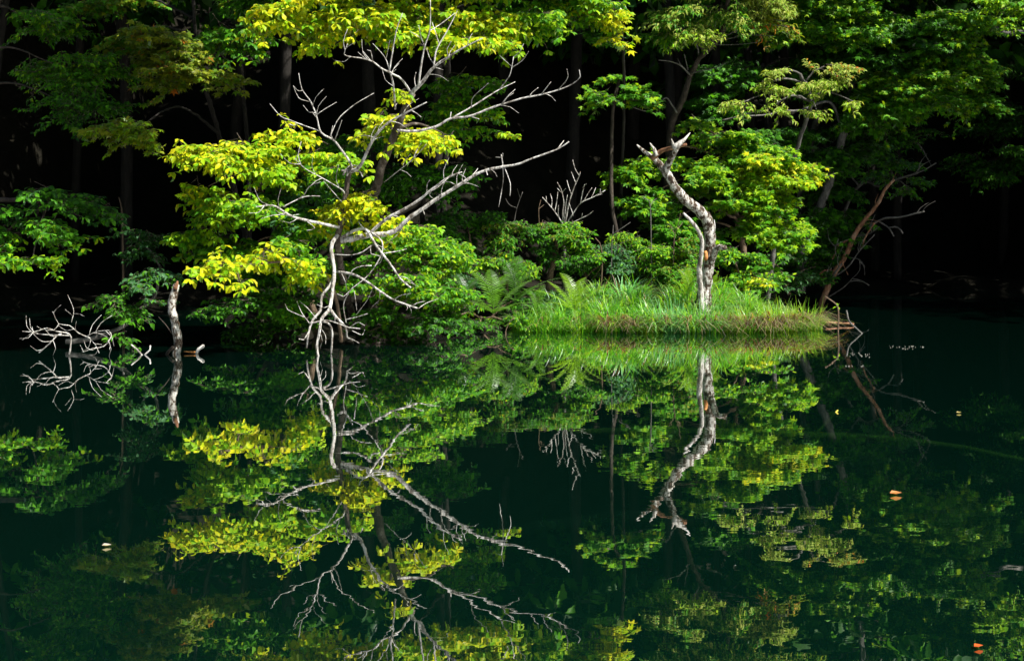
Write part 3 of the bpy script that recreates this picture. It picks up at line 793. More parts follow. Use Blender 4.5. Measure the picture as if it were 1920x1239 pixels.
T1 = tree('grey_trunk_maple', 'tall maple with pale leaning trunk and layered green crown on the right', 'tree',
          [(1500, 548, 20.5), (1502, 500, 20.5), (1510, 460, 20.4), (1530, 410, 20.4), (1548, 360, 20.4), (1568, 300, 20.4), (1590, 210, 20.4), (1605, 90, 20.4), (1620, -120, 20.4)],
          [(1600, 40, 20.0, 110, 42, .6, GRN, LIM, .5, .2), (1690, 70, 20.2, 100, 48, .6, GRN, DRK, .3, .4), (1740, 130, 20.4, 95, 48, .5, GRN, LIM, .5, .2), (1790, 170, 20.4, 55, 34, .4, GRN, LIM, .5, .3),
           (1690, 160, 20.0, 85, 40, .5, GRN, LIM, .5, .2), (1640, 190, 20.0, 60, 32, .4, GRN, LIM, .2, .1), (1650, 110, 20.2, 70, 36, .4, GRN, DRK, .3, .4), (1560, 90, 20.6, 80, 34, .5, GRN, DRK, .3, .3),
           (1690, -70, 21.6, 200, 70, .6, GRN, LIM, .5, .3), (1500, -70, 21.6, 140, 60, .6, GRN, LIM, .5, .3), (1780, 60, 20.2, 80, 50, .5, GRN, LIM, .4, .2), (1600, 140, 20.6, 60, 50, .4, GRN, DRK, .4, .3), (1500, 20, 20.6, 80, 40, .5, GRN, LIM, .4, .2)],
          .11, 'maple', 'alt', 'grey', (10, 6), singles=150, sprayL=.50, dens=1.9, droop=.35)
tree('twin_trunk_tree', 'dim tree with a thin grey trunk between the bright maple and the pale trunk', 'tree',
     [(1482, 545, 21.5), (1488, 460, 21.4), (1497, 385, 21.4), (1512, 330, 21.4), (1526, 250, 21.4), (1545, 150, 21.2), (1556, 40, 21.2), (1560, -120, 21.2)],
     [(1560, 360, 21, 45, 40, .4, DRK, GRN, .4, .4), (1540, 450, 21, 40, 60, .4, DRK, GRN, .3, .3), (1600, 250, 21.2, 50, 40, .4, DRK, GRN, .3, .3), (1480, 500, 21, 40, 40, .4, GRN, DRK, .4, .4),
      (1560, -90, 22.6, 120, 50, .6, DRK, GRN, .4, .4), (1620, 200, 21.4, 80, 60, .4, DRK, GRN, .3, .3)],
     .11, 'small', 'alt', 'grey', (8, 5), sprayL=.42, dens=1.1)
tree('pale_leaved_tree', 'tree with pale yellowish hanging leaves at the upper right', 'tree',
     [(1440, 560, 19.4), (1460, 400, 19.2), (1500, 260, 18.9), (1520, 190, 18.6), (1500, 140, 18.4)],
     [(1385, 195, 18.1, 36, 14, .2, PAL, LIM, .2, .4), (1425, 165, 18.2, 40, 15, .25, PAL, LIM, .2, .4), (1470, 135, 18.3, 42, 14, .25, PAL, OLV, .2, .3), (1455, 195, 18.1, 34, 12, .2, PAL, LIM, .2, .4),
      (1515, 165, 18.2, 40, 16, .25, PAL, LIM, .2, .4), (1545, 125, 18.4, 44, 13, .25, PAL, ORG, .10, .08), (1575, 160, 18.3, 36, 16, .2, PAL, LIM, .2, .4), (1598, 190, 18.2, 26, 12, .2, PAL, LIM, .3, .4),
      (1530, 205, 18.1, 34, 10, .2, PAL, LIM, .3, .4)],
     .095, 'narrow', 'pair', 'grey', (5, 3), singles=160, sprayL=.34, dens=.85, droop=.35)
n2 = tree('crooked_thin_tree', 'thin crooked dark tree rising above the broken snag to the top edge', 'tree',
          [(1255, 560, 18.0), (1250, 400, 18.0), (1254, 290, 17.9), (1258, 240, 17.8), (1266, 215, 17.7), (1277, 195, 17.6), (1286, 169, 17.5), (1294, 141, 17.5), (1300, 130, 17.4), (1311, 110, 17.4), (1325, 96, 17.3),
           (1345, 76, 17.2), (1357, 51, 17.2), (1359, 23, 17.1), (1365, 0, 17.0), (1372, -70, 17.0)],
          [(1280, 20, 17.0, 60, 20, .3, PAL, GRN, .3, .5), (1340, 25, 17.0, 70, 26, .3, GRN, PAL, .5, .5), (1420, 20, 17.1, 65, 25, .3, PAL, OLV, .3, .3), (1290, 60, 16.9, 40, 20, .2, PAL, LIM, .3, .4),
           (1240, 40, 17.2, 60, 26, .3, GRN, LIM, .3, .3), (1450, 40, 17.3, 50, 18, .25, OLV, ORG, .15, .15), (1360, -60, 17.0, 140, 50, .5, PAL, GRN, .5, .6)],
          .10, 'narrow', 'pair', 'darkbark', (7, 3.5), singles=120, sprayL=.34, dens=1.3, limbs=True, droop=.45)
limb_set(n2, [
    ([(1293, 140), (1277, 124), (1258, 116), (1235, 113)], 2, .8, [([(1290, 132), (1286, 115), (1283, 102)], 1.2, .7), ([(1277, 124), (1270, 110)], 1, .6)]),
    ([(1311, 107), (1306, 85), (1286, 59), (1275, 25)], 1.8, 1, []),
    ([(1357, 60), (1379, 42), (1405, 34), (1440, 36), (1470, 40)], 1.8, .8, []),
    ([(1352, 70), (1365, 66), (1393, 51), (1436, 47), (1475, 50)], 1.6, .7, []),
    ([(1345, 78), (1370, 72), (1400, 66), (1450, 68)], 1.4, .6, []),
    ([(1338, 84), (1380, 84), (1420, 80)], 1.3, .6, []),
    ([(1269, 212), (1259, 196), (1249, 184), (1232, 196), (1215, 208), (1197, 205), (1179, 198)], 2, .9, []),
    ([(1296, 138), (1320, 132), (1345, 126), (1367, 116)], 1.4, .6, []),
], (17.4, 17.1), M['grey'])
limb(T1, 'branch', [(1354, 226), (1375, 221), (1399, 214), (1430, 208)], 1.6, 1, 18.6, M['grey'], 5)
limb(T1, 'branch', [(1399, 218), (1441, 215), (1467, 208), (1500, 207), (1555, 192), (1578, 240)], 1.2, 3, (18.6, 20.3), M['grey'], 6)

tree('low_right_branch', 'green leafy branch reaching right over the black water', 'branch',
     [(1545, 540, 21.8), (1570, 450, 21.6), (1590, 380, 21.4), (1620, 342, 21.2), (1650, 350, 21.0), (1676, 338, 20.9), (1720, 325, 20.8), (1755, 306, 20.8)],
     [(1620, 285, 20.8, 60, 34, .35, GRN, BLU, .4, .3), (1670, 315, 20.8, 55, 28, .3, BLU, GRN, .4, .5), (1700, 350, 20.7, 30, 25, .2, GRN, BLU, .3, .3), (1570, 320, 21, 45, 36, .35, GRN, YEL, .06, .04),
      (1700, 250, 21, 60, 24, .3, DRK, GRN, .5, .4)],
     .09, 'small', 'alt', 'grey', (4, 1.2), singles=80, sprayL=.34, dens=1.3)
tree('edge_branch_tree', 'bright leaf spray in the upper right corner beyond a crooked bare bough', 'tree',
     [(2080, 560, 20), (2060, 300, 20), (2020, 100, 19.5), (1980, -40, 19)],
     [(1890, 15, 18.6, 55, 28, .3, LIM, GRN, .2, .4), (1880, 40, 18.6, 40, 14, .2, LIM, GRN, .3, .5), (1950, -20, 18.8, 80, 60, .4, LIM, GRN, .4, .5), (1870, -90, 21.0, 110, 50, .5, GRN, LIM, .5, .3)],
     .10, 'small', 'alt', 'grey', (9, 6), singles=40, sprayL=.30, dens=1.3)
cb = thing('bare_bough', 'crooked bare grey bough against the dark at the upper right', 'branch', P(1985, 560, 21.5))
limb(cb, 'bough', [(1985, 560), (2000, 300), (1985, 90), (1960, 68), (1920, 61), (1885, 63), (1872, 55), (1850, 50), (1828, 52), (1800, 60), (1775, 76), (1760, 92)], 6, 2.5, 21.5, M['grey'])
limb(cb, 'twig', [(1828, 51), (1836, 38), (1833, 24), (1840, 17), (1856, 16)], 1.8, 1.1, 21.5, M['grey'], 5)
limb(cb, 'twig', [(1800, 60), (1785, 66), (1768, 80)], 1.4, .9, 21.4, M['grey'], 5)
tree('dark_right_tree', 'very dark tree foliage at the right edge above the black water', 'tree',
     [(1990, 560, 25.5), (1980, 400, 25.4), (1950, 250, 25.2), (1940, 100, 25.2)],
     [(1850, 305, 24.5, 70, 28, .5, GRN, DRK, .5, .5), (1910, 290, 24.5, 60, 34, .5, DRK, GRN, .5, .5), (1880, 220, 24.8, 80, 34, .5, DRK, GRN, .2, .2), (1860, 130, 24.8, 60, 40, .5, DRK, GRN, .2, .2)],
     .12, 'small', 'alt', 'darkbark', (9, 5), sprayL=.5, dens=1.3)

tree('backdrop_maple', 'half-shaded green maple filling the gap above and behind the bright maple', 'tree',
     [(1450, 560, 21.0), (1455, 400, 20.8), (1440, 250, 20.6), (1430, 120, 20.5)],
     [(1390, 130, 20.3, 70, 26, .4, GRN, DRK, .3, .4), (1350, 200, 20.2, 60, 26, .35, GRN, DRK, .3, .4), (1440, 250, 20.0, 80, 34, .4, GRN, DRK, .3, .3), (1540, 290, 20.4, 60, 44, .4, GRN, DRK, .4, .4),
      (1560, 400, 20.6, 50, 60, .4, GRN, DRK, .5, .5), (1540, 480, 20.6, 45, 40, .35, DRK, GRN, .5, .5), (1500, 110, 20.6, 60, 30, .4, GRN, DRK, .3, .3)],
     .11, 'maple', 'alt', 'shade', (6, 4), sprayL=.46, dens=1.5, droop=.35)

# ------------------------------------------------------------------ fallen log on the right
lg = thing('fallen_log', 'brown broken log slanting out of the black water at the right', 'log', P(1540, 566, 20.4))
limb_set(lg, [
    ([(1536, 580), (1560, 520), (1584, 481), (1595, 458), (1604, 438), (1623, 410), (1646, 382), (1660, 354), (1676, 338)], 6, 2.6, [
        ([(1571, 461), (1586, 452), (1604, 442)], 2.5, 2), ([(1561, 486), (1566, 475), (1571, 465)], 1.6, 1.2), ([(1640, 418), (1623, 444), (1615, 467)], 1.8, 1.2), ([(1588, 470), (1580, 490), (1590, 515)], 1.2, .7)]),
    ([(1524, 526), (1534, 517), (1546, 506)], 3, 1.5, []),
], (20.4, 20.1), M['red'], 8, 1.0, 4)
limb_set(lg, [
    ([(1630, 424), (1647, 414), (1660, 409), (1688, 407), (1710, 402), (1733, 397)], 2.2, 1.6, [([(1649, 416), (1666, 427), (1676, 443)], 1.8, 1.2), ([(1666, 427), (1683, 426), (1693, 438)], 1.7, 1.2)]),
    ([(1547, 536), (1562, 516), (1578, 495)], 2.6, 1.6, []),
    ([(1676, 338), (1700, 330), (1725, 322)], 1.8, .8, []),
    ([(1560, 522), (1590, 500), (1612, 470), (1640, 440)], 1.8, .8, []), ([(1575, 495), (1566, 470), (1572, 448)], 1.5, .7, []),
    ([(1600, 445), (1630, 438), (1648, 425)], 1.5, .8, []), ([(1585, 482), (1610, 486), (1622, 500)], 1.3, .7, []), ([(1548, 560), (1580, 540), (1600, 520)], 1.6, .8, []),
], (20.4, 20.0), M['grey'], boost=1.0, fine=2)
tw = thing('water_twig', 'small bent twig with a green leaf standing in water off the grassy tip', 'twig', P(1571, 625, 15.2))
limb(tw, 'stem', [(1547, 556), (1567, 570), (1572, 585), (1571, 628)], 1.4, 1.6, 15.2, M['brown'], 5)
leaf_mesh('foliage', (np.array([P(1570, 576, 15.2)] * 4), unit(rng.normal(size=(4, 3))), np.tile((0, -.3, 1.), (4, 1)), np.full(4, .05), np.tile(LIM[0], (4, 1))), 'small', tw)
tw = thing('water_branch', 'dark broken branch lying half under water off the grassy tip', 'branch', P(1600, 625, 15.0))
limb(tw, 'branch', [(1548, 604), (1575, 606), (1600, 607), (1598, 612)], 2.2, 1.6, 16.2, M['red'], 6)
limb(tw, 'branch', [(1587, 582), (1592, 602), (1604, 614), (1618, 627)], 1.6, 1.6, 15.0, M['grey'], 5)

# ------------------------------------------------------------------ the broken snag
sn = thing('broken_snag', 'broken lichen-spotted snag leaning left on the grassy bank', 'tree', P(1320, 585, 15.6))
limb(sn, 'trunk', [(1318, 592), (1320, 560), (1327, 511), (1331, 468), (1330, 430), (1323, 407), (1306, 391), (1283, 373), (1266, 352), (1255, 333), (1241, 313), (1224, 296), (1212, 287), (1194, 272)], 0, 0,
     (15.6, 15.1), M['lichen'], 12, .07, .08, knots=[24, 14, 11.2, 10.8, 11.2, 10.8, 10.2, 9.2, 8.6, 8.2, 7, 5.6, 4, 1.6])
up1 = limb(sn, 'broken_limb', [(1222, 297), (1241, 283), (1263, 277), (1287, 271)], 5.5, 2.5, (15.15, 14.95), M['red'], 9)
limb(up1, 'splintered_tip', [(1262, 278), (1276, 268), (1284, 261), (1294, 249)], 6.5, .8, 14.95, M['bleached'], 8)
limb(up1, 'stub', [(1264, 277), (1259, 261)], 4.2, .8, 15.0, M['bleached'], 7)
limb(sn, 'broken_limb', [(1246, 323), (1254, 305), (1262, 290), (1271, 276)], 7, 4.5, (15.2, 15.05), M['lichen'], 9)
limb(sn, 'stub', [(1231, 292), (1226, 280), (1218, 268)], 5.2, 1.0, 15.1, M['bleached'], 8)
limb(sn, 'pale_side_stem', [(1281, 400), (1297, 416), (1310, 434), (1316, 454), (1314, 482), (1311, 505), (1313, 540), (1316, 585)], 2.6, 6, (15.1, 15.35), M['bleached'], 8)
st = limb(sn, 'side_stub', [(1330, 495), (1338, 480), (1343, 468), (1350, 463), (1360, 464)], 6.5, 5, (15.4, 15.2), M['lichen'], 8)
limb(sn, 'bark_scar', [(1322, 471), (1324, 480), (1323, 488)], 3.5, 4.5, 15.435, M['orange'], 7)
limb(sn, 'twig', [(1338, 440), (1341, 425), (1339, 412)], 1.2, .7, 15.2, M['bleached'], 5)

# ------------------------------------------------------------------ left: lichen stump, dead branches in water
sp = thing('lichen_stump', 'thin lichen-crusted stump standing in the water at the left', 'stump', P(331, 664, 12.6))
limb(sp, 'trunk', [(331, 680), (331, 662), (334, 641), (329, 607), (322, 576), (325, 556), (331, 533)], 11, 7.5, 12.6, M['lichen'], 11, .08, knots=[9, 8.4, 8.2, 8, 7.8, 7.4, 5.5])
limb(sp, 'broken_tip', [(328, 542), (331, 533), (333, 527)], 5, 1.5, 12.58, M['red'], 7)
limb(sp, 'root_stub', [(326, 650), (317, 658), (309, 668)], 3.5, 2.5, 12.55, M['darkbark'], 6)
limb(sp, 'twig', [(322, 625), (310, 608), (297, 594)], 1.2, .7, 12.55, M['darkbark'], 5)
db = thing('drowned_branch', 'bleached bare branch floating above black water at the far left', 'branch', P(100, 664, 12.4))
limb_set(db, [
    ([(130, 664), (133, 640), (130, 626), (105, 621), (88, 615), (65, 622), (42, 621)], 3.6, 1.2, [([(130, 629), (82, 627), (59, 625), (42, 637)], 2.4, 1.1), ([(62, 622), (60, 612)], 1.2, .7)]),
    ([(115, 626), (107, 629), (93, 644), (73, 661)], 3, 2, []),
    ([(169, 634), (147, 624), (130, 610), (110, 607), (99, 584)], 2.2, .9, [([(134, 604), (138, 581), (127, 553)], 1.3, .8), ([(138, 588), (150, 589), (158, 593)], 1.1, .6), ([(134, 590), (122, 580)], 1, .6)]),
    ([(205, 622), (209, 630), (195, 649), (175, 653), (155, 660)], 2.4, 1.2, [([(156, 658), (150, 646)], 1.2, .7)]),
    ([(160, 632), (180, 622), (205, 619)], 1.4, .8, []), ([(168, 634), (180, 648), (186, 662)], 1.2, .8, []),
], (12.4, 12.3), M['bleached'], boost=.50, fine=4)
vt = thing('forked_twig', 'white V-shaped twig poking out of black water beside the lichen stump', 'twig', P(268, 664, 12.5))
limb(vt, 'stem', [(246, 646), (258, 656), (268, 668)], 1.5, 1.8, 12.5, M['bleached'], 5)
limb(vt, 'stem', [(268, 668), (281, 656), (282, 648)], 1.8, 1.4, 12.5, M['bleached'], 5)
ft = thing('driftwood', 'short orange and white driftwood stick right of the lichen stump', 'driftwood', P(368, 662, 12.6))
limb(ft, 'stick', [(345, 659), (358, 660), (370, 661)], 1.2, 2.0, 12.6, M['orange'], 6)
limb(ft, 'forked_end', [(368, 664), (372, 655), (382, 648)], 3.2, 3.2, 12.6, M['bleached'], 6)
ds = thing('dead_sapling', 'short pale dead stem standing above the dark sapling at the left', 'sapling', P(232, 640, 14.6))
limb(ds, 'stem', [(232, 648), (231, 520), (229, 415), (228, 390), (223, 370)], 2.8, 1.3, 14.6, M['brown'], 6)
rb = thing('waterside_debris', 'tangle of thin dead sticks in shade under the green bush', 'branch', P(740, 640, 14.0))
for s in ([(690, 622), (730, 608), (768, 612), (786, 622)], [(735, 618), (752, 600), (790, 590)], [(700, 640), (760, 636), (785, 630)], [(745, 640), (748, 610), (756, 590)], [(720, 640), (716, 612)], [(952, 640), (948, 622), (958, 600), (966, 596)]):
    limb(rb, 'stick', s, 1.1, .7, 13.8 if s[0][0] < 900 else 14.9, M['brown'], 5)
# ------------------------------------------------------------------ undergrowth behind the grassy bank
def shrub(label, base, lobes, pal_leaf=('small', 'alt'), leaf_len=.075, tr=(3.5, 2), bark='brown', singles=0, dens=2.0, sprayL=.24, name='shrub'):
    lobes = [(a, b, d, rx * 1.18, ry * 1.15, *k) for a, b, d, rx, ry, *k in lobes]
    return tree(name, label, 'shrub', base, lobes, leaf_len, pal_leaf[0], pal_leaf[1], bark, tr, singles, None, .3, sprayL, dens)


shrub('dark rounded shrub at the left end of the undergrowth beside the green bush', [(890, 560, 15.6), (885, 500, 15.8), (880, 440, 15.9)],
      [(870, 410, 16.0, 45, 26, .3, GRN, DRK, .3, .4), (880, 460, 15.9, 45, 36, .3, DRK, GRN, .4, .4), (850, 500, 15.5, 35, 38, .25, DRK, BLU, .4, .4)], singles=60)
shrub('shrub with a few yellowing leaves left of the bare bleached shrub', [(950, 560, 15.9), (952, 500, 16.0), (955, 450, 16.1)],
      [(935, 430, 16.0, 38, 28, .25, OLV, GRN, .5, .7), (950, 465, 15.9, 45, 28, .3, GRN, YEL, .12, .08), (925, 490, 15.8, 40, 24, .25, GRN, LIM, .4, .3), (985, 500, 15.8, 30, 24, .2, GRN, LIM, .4, .4)], ('narrow', 'alt'), .085, singles=60)
shrub('flat-topped shrub on a brown stem below the bare bleached shrub', [(1028, 548, 16.2), (1032, 520, 16.2), (1040, 480, 16.3), (1046, 445, 16.3)],
      [(1000, 435, 16.2, 38, 22, .25, GRN, DRK, .4, .4), (1045, 432, 16.2, 45, 20, .3, GRN, OLV, .3, .3), (1090, 435, 16.2, 40, 24, .25, GRN, LIM, .4, .2), (1110, 460, 16.2, 22, 24, .2, GRN, LIM, .3, .3), (1040, 470, 16.3, 40, 18, .25, DRK, GRN, .4, .4)],
      tr=(6.5, 5), singles=60)
shrub('low green shrub in shade between the flat-topped shrub and the slender tree', [(1100, 550, 16.4), (1098, 520, 16.5), (1095, 500, 16.6)],
      [(1070, 495, 16.6, 30, 26, .25, GRN, DRK, .4, .4), (1110, 500, 16.6, 30, 30, .25, GRN, DRK, .4, .5), (1150, 490, 16.5, 30, 30, .25, BLU, GRN, .2, .2)], leaf_len=.08)
shrub('blue-green leafy shrub just right of the slender trunk', [(1165, 545, 16.6), (1168, 500, 16.7), (1172, 470, 16.8)],
      [(1170, 445, 16.8, 38, 18, .2, GRN, LIM, .6, .4), (1200, 470, 16.6, 40, 34, .3, GRN, LIM, .4, .2), (1145, 468, 16.5, 26, 22, .2, BLU, GRN, .2, .2), (1180, 505, 16.5, 40, 30, .25, GRN, DRK, .4, .5)], ('narrow', 'alt'), .085)
shrub('yellow-green shrub directly left of the broken snag', [(1260, 560, 16.4), (1262, 520, 16.4), (1265, 480, 16.5)],
      [(1240, 470, 16.5, 45, 32, .3, GRN, LIM, .5, .3), (1285, 470, 16.4, 36, 40, .3, GRN, OLV, .4, .3), (1255, 515, 16.3, 50, 34, .3, GRN, OLV, .3, .4), (1215, 520, 16.4, 30, 24, .25, GRN, DRK, .4, .4)], singles=60)
shrub('low spreading green shrub right of the broken snag with yellow branch tips', [(1370, 565, 16.6), (1375, 535, 16.7), (1385, 510, 16.8)],
      [(1375, 490, 16.7, 36, 28, .3, GRN, LIM, .4, .2), (1400, 520, 16.6, 50, 15, .3, GRN, LIM, .5, .3), (1440, 528, 16.6, 28, 9, .2, LIM, YEL, .6, .5), (1350, 530, 16.5, 26, 20, .2, GRN, LIM, .2, .2)], leaf_len=.085)
shrub('dark shrub at the foot of the pale leaning trunk', [(1480, 552, 20.2), (1470, 530, 20.2), (1465, 510, 20.2)],
      [(1450, 495, 20.0, 40, 34, .3, DRK, GRN, .4, .5), (1490, 520, 20.0, 34, 20, .3, DRK, BLU, .4, .4), (1530, 500, 20.4, 30, 34, .3, DRK, GRN, .3, .3)], leaf_len=.09)

shrub('low dark-leaved shrub sprawling over the water edge below the large fern', [(905, 612, 15.5), (905, 604, 15.3), (905, 598, 15.2)],
      [(845, 602, 14.7, 45, 14, .25, DRK, GRN, .4, .5), (900, 606, 14.9, 45, 12, .25, GRN, DRK, .5, .5), (950, 602, 15.2, 36, 14, .2, GRN, LIM, .2, .2), (990, 560, 15.9, 40, 30, .2, DRK, GRN, .4, .4)], leaf_len=.075)
bs = thing('bare_shrub', 'leafless bleached fan-shaped shrub rising above the undergrowth', 'shrub', P(1058, 545, 16.5))
limb(bs, 'stem', [(1056, 548), (1058, 480), (1058, 420)], 3.5, 3, 16.5, M['grey'], 6)
limb_set(bs, [
    ([(1056, 424), (1052, 415), (1042, 400), (1032, 387), (1017, 370)], 1.8, .9, [([(1034, 390), (1035, 375), (1032, 364)], 1, .6), ([(1025, 380), (1024, 368)], .9, .6), ([(1040, 398), (1044, 378), (1046, 360)], 1.1, .6)]),
    ([(1057, 424), (1055, 400), (1057, 380), (1052, 355), (1045, 342)], 1.8, .8, [([(1055, 360), (1060, 354)], 1, .6), ([(1053, 362), (1044, 352)], .9, .6)]),
    ([(1059, 424), (1064, 395), (1067, 380), (1077, 350), (1086, 330), (1088, 322)], 2, .8, [([(1086, 330), (1078, 316), (1074, 300)], 1.1, .6), ([(1072, 366), (1066, 350), (1063, 338)], 1.1, .6), ([(1067, 382), (1073, 398), (1074, 405)], 1, .6), ([(1080, 345), (1075, 332), (1071, 322)], 1, .6)]),
    ([(1061, 424), (1068, 410), (1077, 397), (1090, 380), (1112, 370), (1135, 357)], 1.9, .8, [([(1088, 383), (1092, 362), (1096, 346)], 1.1, .6), ([(1094, 378), (1103, 362), (1110, 352)], 1.1, .6), ([(1108, 372), (1114, 360), (1117, 352)], .9, .6), ([(1118, 367), (1128, 364)], .9, .6), ([(1092, 352), (1099, 345)], .8, .5), ([(1125, 362), (1126, 354)], .8, .5)]),
    ([(1062, 424), (1085, 412), (1105, 402), (1112, 396)], 1.4, .7, [([(1090, 410), (1092, 400)], .9, .5)]),
    ([(1058, 424), (1060, 390), (1064, 365)], 1.4, .7, []), ([(1055, 424), (1047, 405), (1047, 385)], 1.2, .6, []),
], (16.5, 16.35), M['bleached'], boost=.8)
for lab, sets in (('thin bare forked shrub stems between the shrubs left of the bleached shrub', [([(962, 540), (963, 450), (965, 412), (970, 387), (980, 360)], 1.7, .8, [([(969, 390), (955, 384), (948, 372)], 1, .5), ([(975, 372), (970, 354)], .9, .5), ([(942, 420), (942, 397)], .9, .5)])]),
                  ('faint leafless twiggy stem just left of the bleached fan-shaped shrub', [([(1012, 540), (1012, 450), (1010, 390), (1014, 375)], 1.4, .7, [([(1010, 392), (1020, 384)], .9, .5), ([(1013, 430), (1018, 412)], .9, .5)])]),
                  ('pale forked bare sapling standing in front of the bright maple', [([(1222, 540), (1221, 460), (1219, 385), (1213, 375), (1203, 368)], 1.9, .8, [([(1219, 386), (1226, 376), (1232, 372)], 1.1, .6)])]),
                  ('bare grey forked stem right of the slender trunk', [([(1146, 545), (1147, 465), (1149, 440), (1160, 432), (1182, 417)], 1.7, .8, [([(1149, 442), (1150, 422)], 1, .6), ([(1160, 458), (1180, 450), (1200, 442)], 1.1, .6)])]),
                  ('brown bent dead stem between the flat-topped shrub and the slender trunk', [([(1125, 545), (1128, 520), (1129, 480), (1124, 455), (1116, 446)], 2.4, 1.2, [([(1129, 498), (1118, 515), (1104, 530)], 1.3, .8)])]),
                  ('thin dead twigs poking up behind the left side of the snag', [([(1262, 540), (1264, 450), (1272, 420), (1276, 400)], 1.5, .7, [([(1266, 442), (1258, 424), (1252, 418)], 1, .6), ([(1270, 430), (1280, 418)], 1, .6)])])):
    r_ = thing('bare_sapling', lab, 'sapling', P(sets[0][0][0][0], sets[0][0][0][1], 16.2))
    limb_set(r_, sets, (16.3, 16.2), M['grey'] if 'pale' in lab or 'fork' in lab else M['brown'], boost=.7)


# ------------------------------------------------------------------ ferns
def frond_mesh(L, col, arch=.5, n=30):
    m = MB()
    t = np.linspace(0, 1, n + 1)
    ax = np.stack([L * (t - .18 * arch * t ** 2), np.zeros(n + 1), L * arch * (t * .9 - t ** 2 * 1.05)], -1)
    m.tube(ax, np.linspace(.004, .0012, n + 1) * L / .6, 4, cap=False)
    m.col.append(np.broadcast_to(np.array(col) * .8, (m.n, 3)))
    for i in range(3, n + 1):
        s = i / n
        w = L * .17 * (math.sin(math.pi * min(1, s * .92 + .10)) ** .75) * (1 if s < .97 else .5)
        tg = unit(ax[i] - ax[i - 1])
        for sg in (-1, 1):
            dv = unit(np.array((.35, sg * 1.0, -.18)) + tg * .15 + rng.normal(size=3) * .05)
            wd = L / n * .36
            b = ax[i]
            V = np.array([b - tg * wd * .5, b + tg * wd * .5, b + dv * w * .55 + tg * wd * .62 + (0, 0, .004), b + dv * w, b + dv * w * .55 - tg * wd * .5 + (0, 0, .004)])
            m.add(V, [(0, 1, 2), (0, 2, 4), (4, 2, 3)], None, np.array(col) * rng.uniform(.85, 1.15))
    return make_mesh('frond', np.vstack(m.V), [np.vstack(m.Q), np.vstack(m.T)], LEAF, True, np.vstack(m.col))


FR = {('y', a): frond_mesh(.62, (.20, .38, .014), a) for a in (.35, .7)}
FR.update({('g', a): frond_mesh(.62, (.10, .25, .014), a) for a in (.35, .7)})
FR.update({('d', a): frond_mesh(.62, (.05, .14, .014), a) for a in (.35, .7)})


def fern(label, px, py, d, size, hue, angs):
    b = P(px, py, d)
    root = thing('fern', label, 'fern', b)
    for az, el, s in angs:
        o = link('frond', FR[(hue, .7 if abs(el) > 45 else .35)], root)
        dv = Vector((math.cos(math.radians(az)) * math.cos(math.radians(el)), math.sin(math.radians(az)) * math.cos(math.radians(el)), math.sin(math.radians(el))))
        x = dv.normalized(); y = Vector((0, 0, 1)).cross(x).normalized(); z = x.cross(y)
        k = size * s / .62
        o.matrix_basis = Matrix(((x.x, y.x, z.x, 0), (x.y, y.y, z.y, 0), (x.z, y.z, z.z, 0), (0, 0, 0, 1))) @ Matrix.Scale(k, 4)


fern('large green fern at the water edge left of the grassy bank', 925, 588, 15.1, .62, 'g', [(170, 35, 1), (205, 20, .95), (140, 55, 1), (100, 65, .9), (60, 55, .9), (20, 40, .95), (-30, 15, .85), (-70, 10, .8), (-120, 18, .8)])
fern('darker fern tucked behind the large fern at the water edge', 965, 566, 15.5, .60, 'd', [(170, 40, 1), (210, 25, .9), (130, 62, 1), (80, 65, 1), (40, 50, .9), (0, 30, .9), (-50, 25, .8)])
fern('shaded fern under the green bush at the left of the bank', 872, 578, 14.8, .46, 'd', [(180, 30, 1), (120, 60, 1), (60, 55, .9), (10, 30, 1), (-60, 15, .9), (-110, 15, .8)])
fern('yellow-green fern with upright fronds in the middle of the left bank', 1078, 582, 15.0, .48, 'y', [(178, 28, 1), (150, 45, .9), (30, 48, .9), (120, 58, 1.05), (10, 38, 1.0), (60, 60, .9), (-90, -8, .6), (215, 15, .8), (-25, 20, .9)])
fern('fern glowing yellow-green just left of the snag foot', 1290, 556, 15.45, .36, 'y', [(175, 45, 1), (130, 65, 1), (80, 75, 1), (40, 55, .9), (200, 25, .9)])
fern('small yellowish fern leaning against the right side of the snag foot', 1338, 552, 15.7, .26, 'y', [(20, 55, 1), (60, 70, 1), (-10, 35, .9), (120, 65, .8)])
fern('green fern among the grass below the brown shrub stem', 1010, 590, 15.4, .38, 'g', [(180, 30, 1), (140, 55, 1), (70, 65, 1), (20, 40, 1), (-60, 15, .9), (-120, 10, .9)])

# ------------------------------------------------------------------ grass
GREEN_B = np.array([(.10, .36, .014), (.16, .44, .02), (.22, .48, .025), (.07, .28, .02), (.30, .52, .035)])
BLUE_B = np.array([(.08, .30, .09), (.13, .38, .12), (.22, .46, .20)])
STRAW = np.array([(.20, .11, .045), (.13, .065, .03), (.30, .19, .08), (.08, .04, .02)])
GOLD = np.array([(.24, .46, .03), (.34, .46, .04), (.17, .42, .03)])


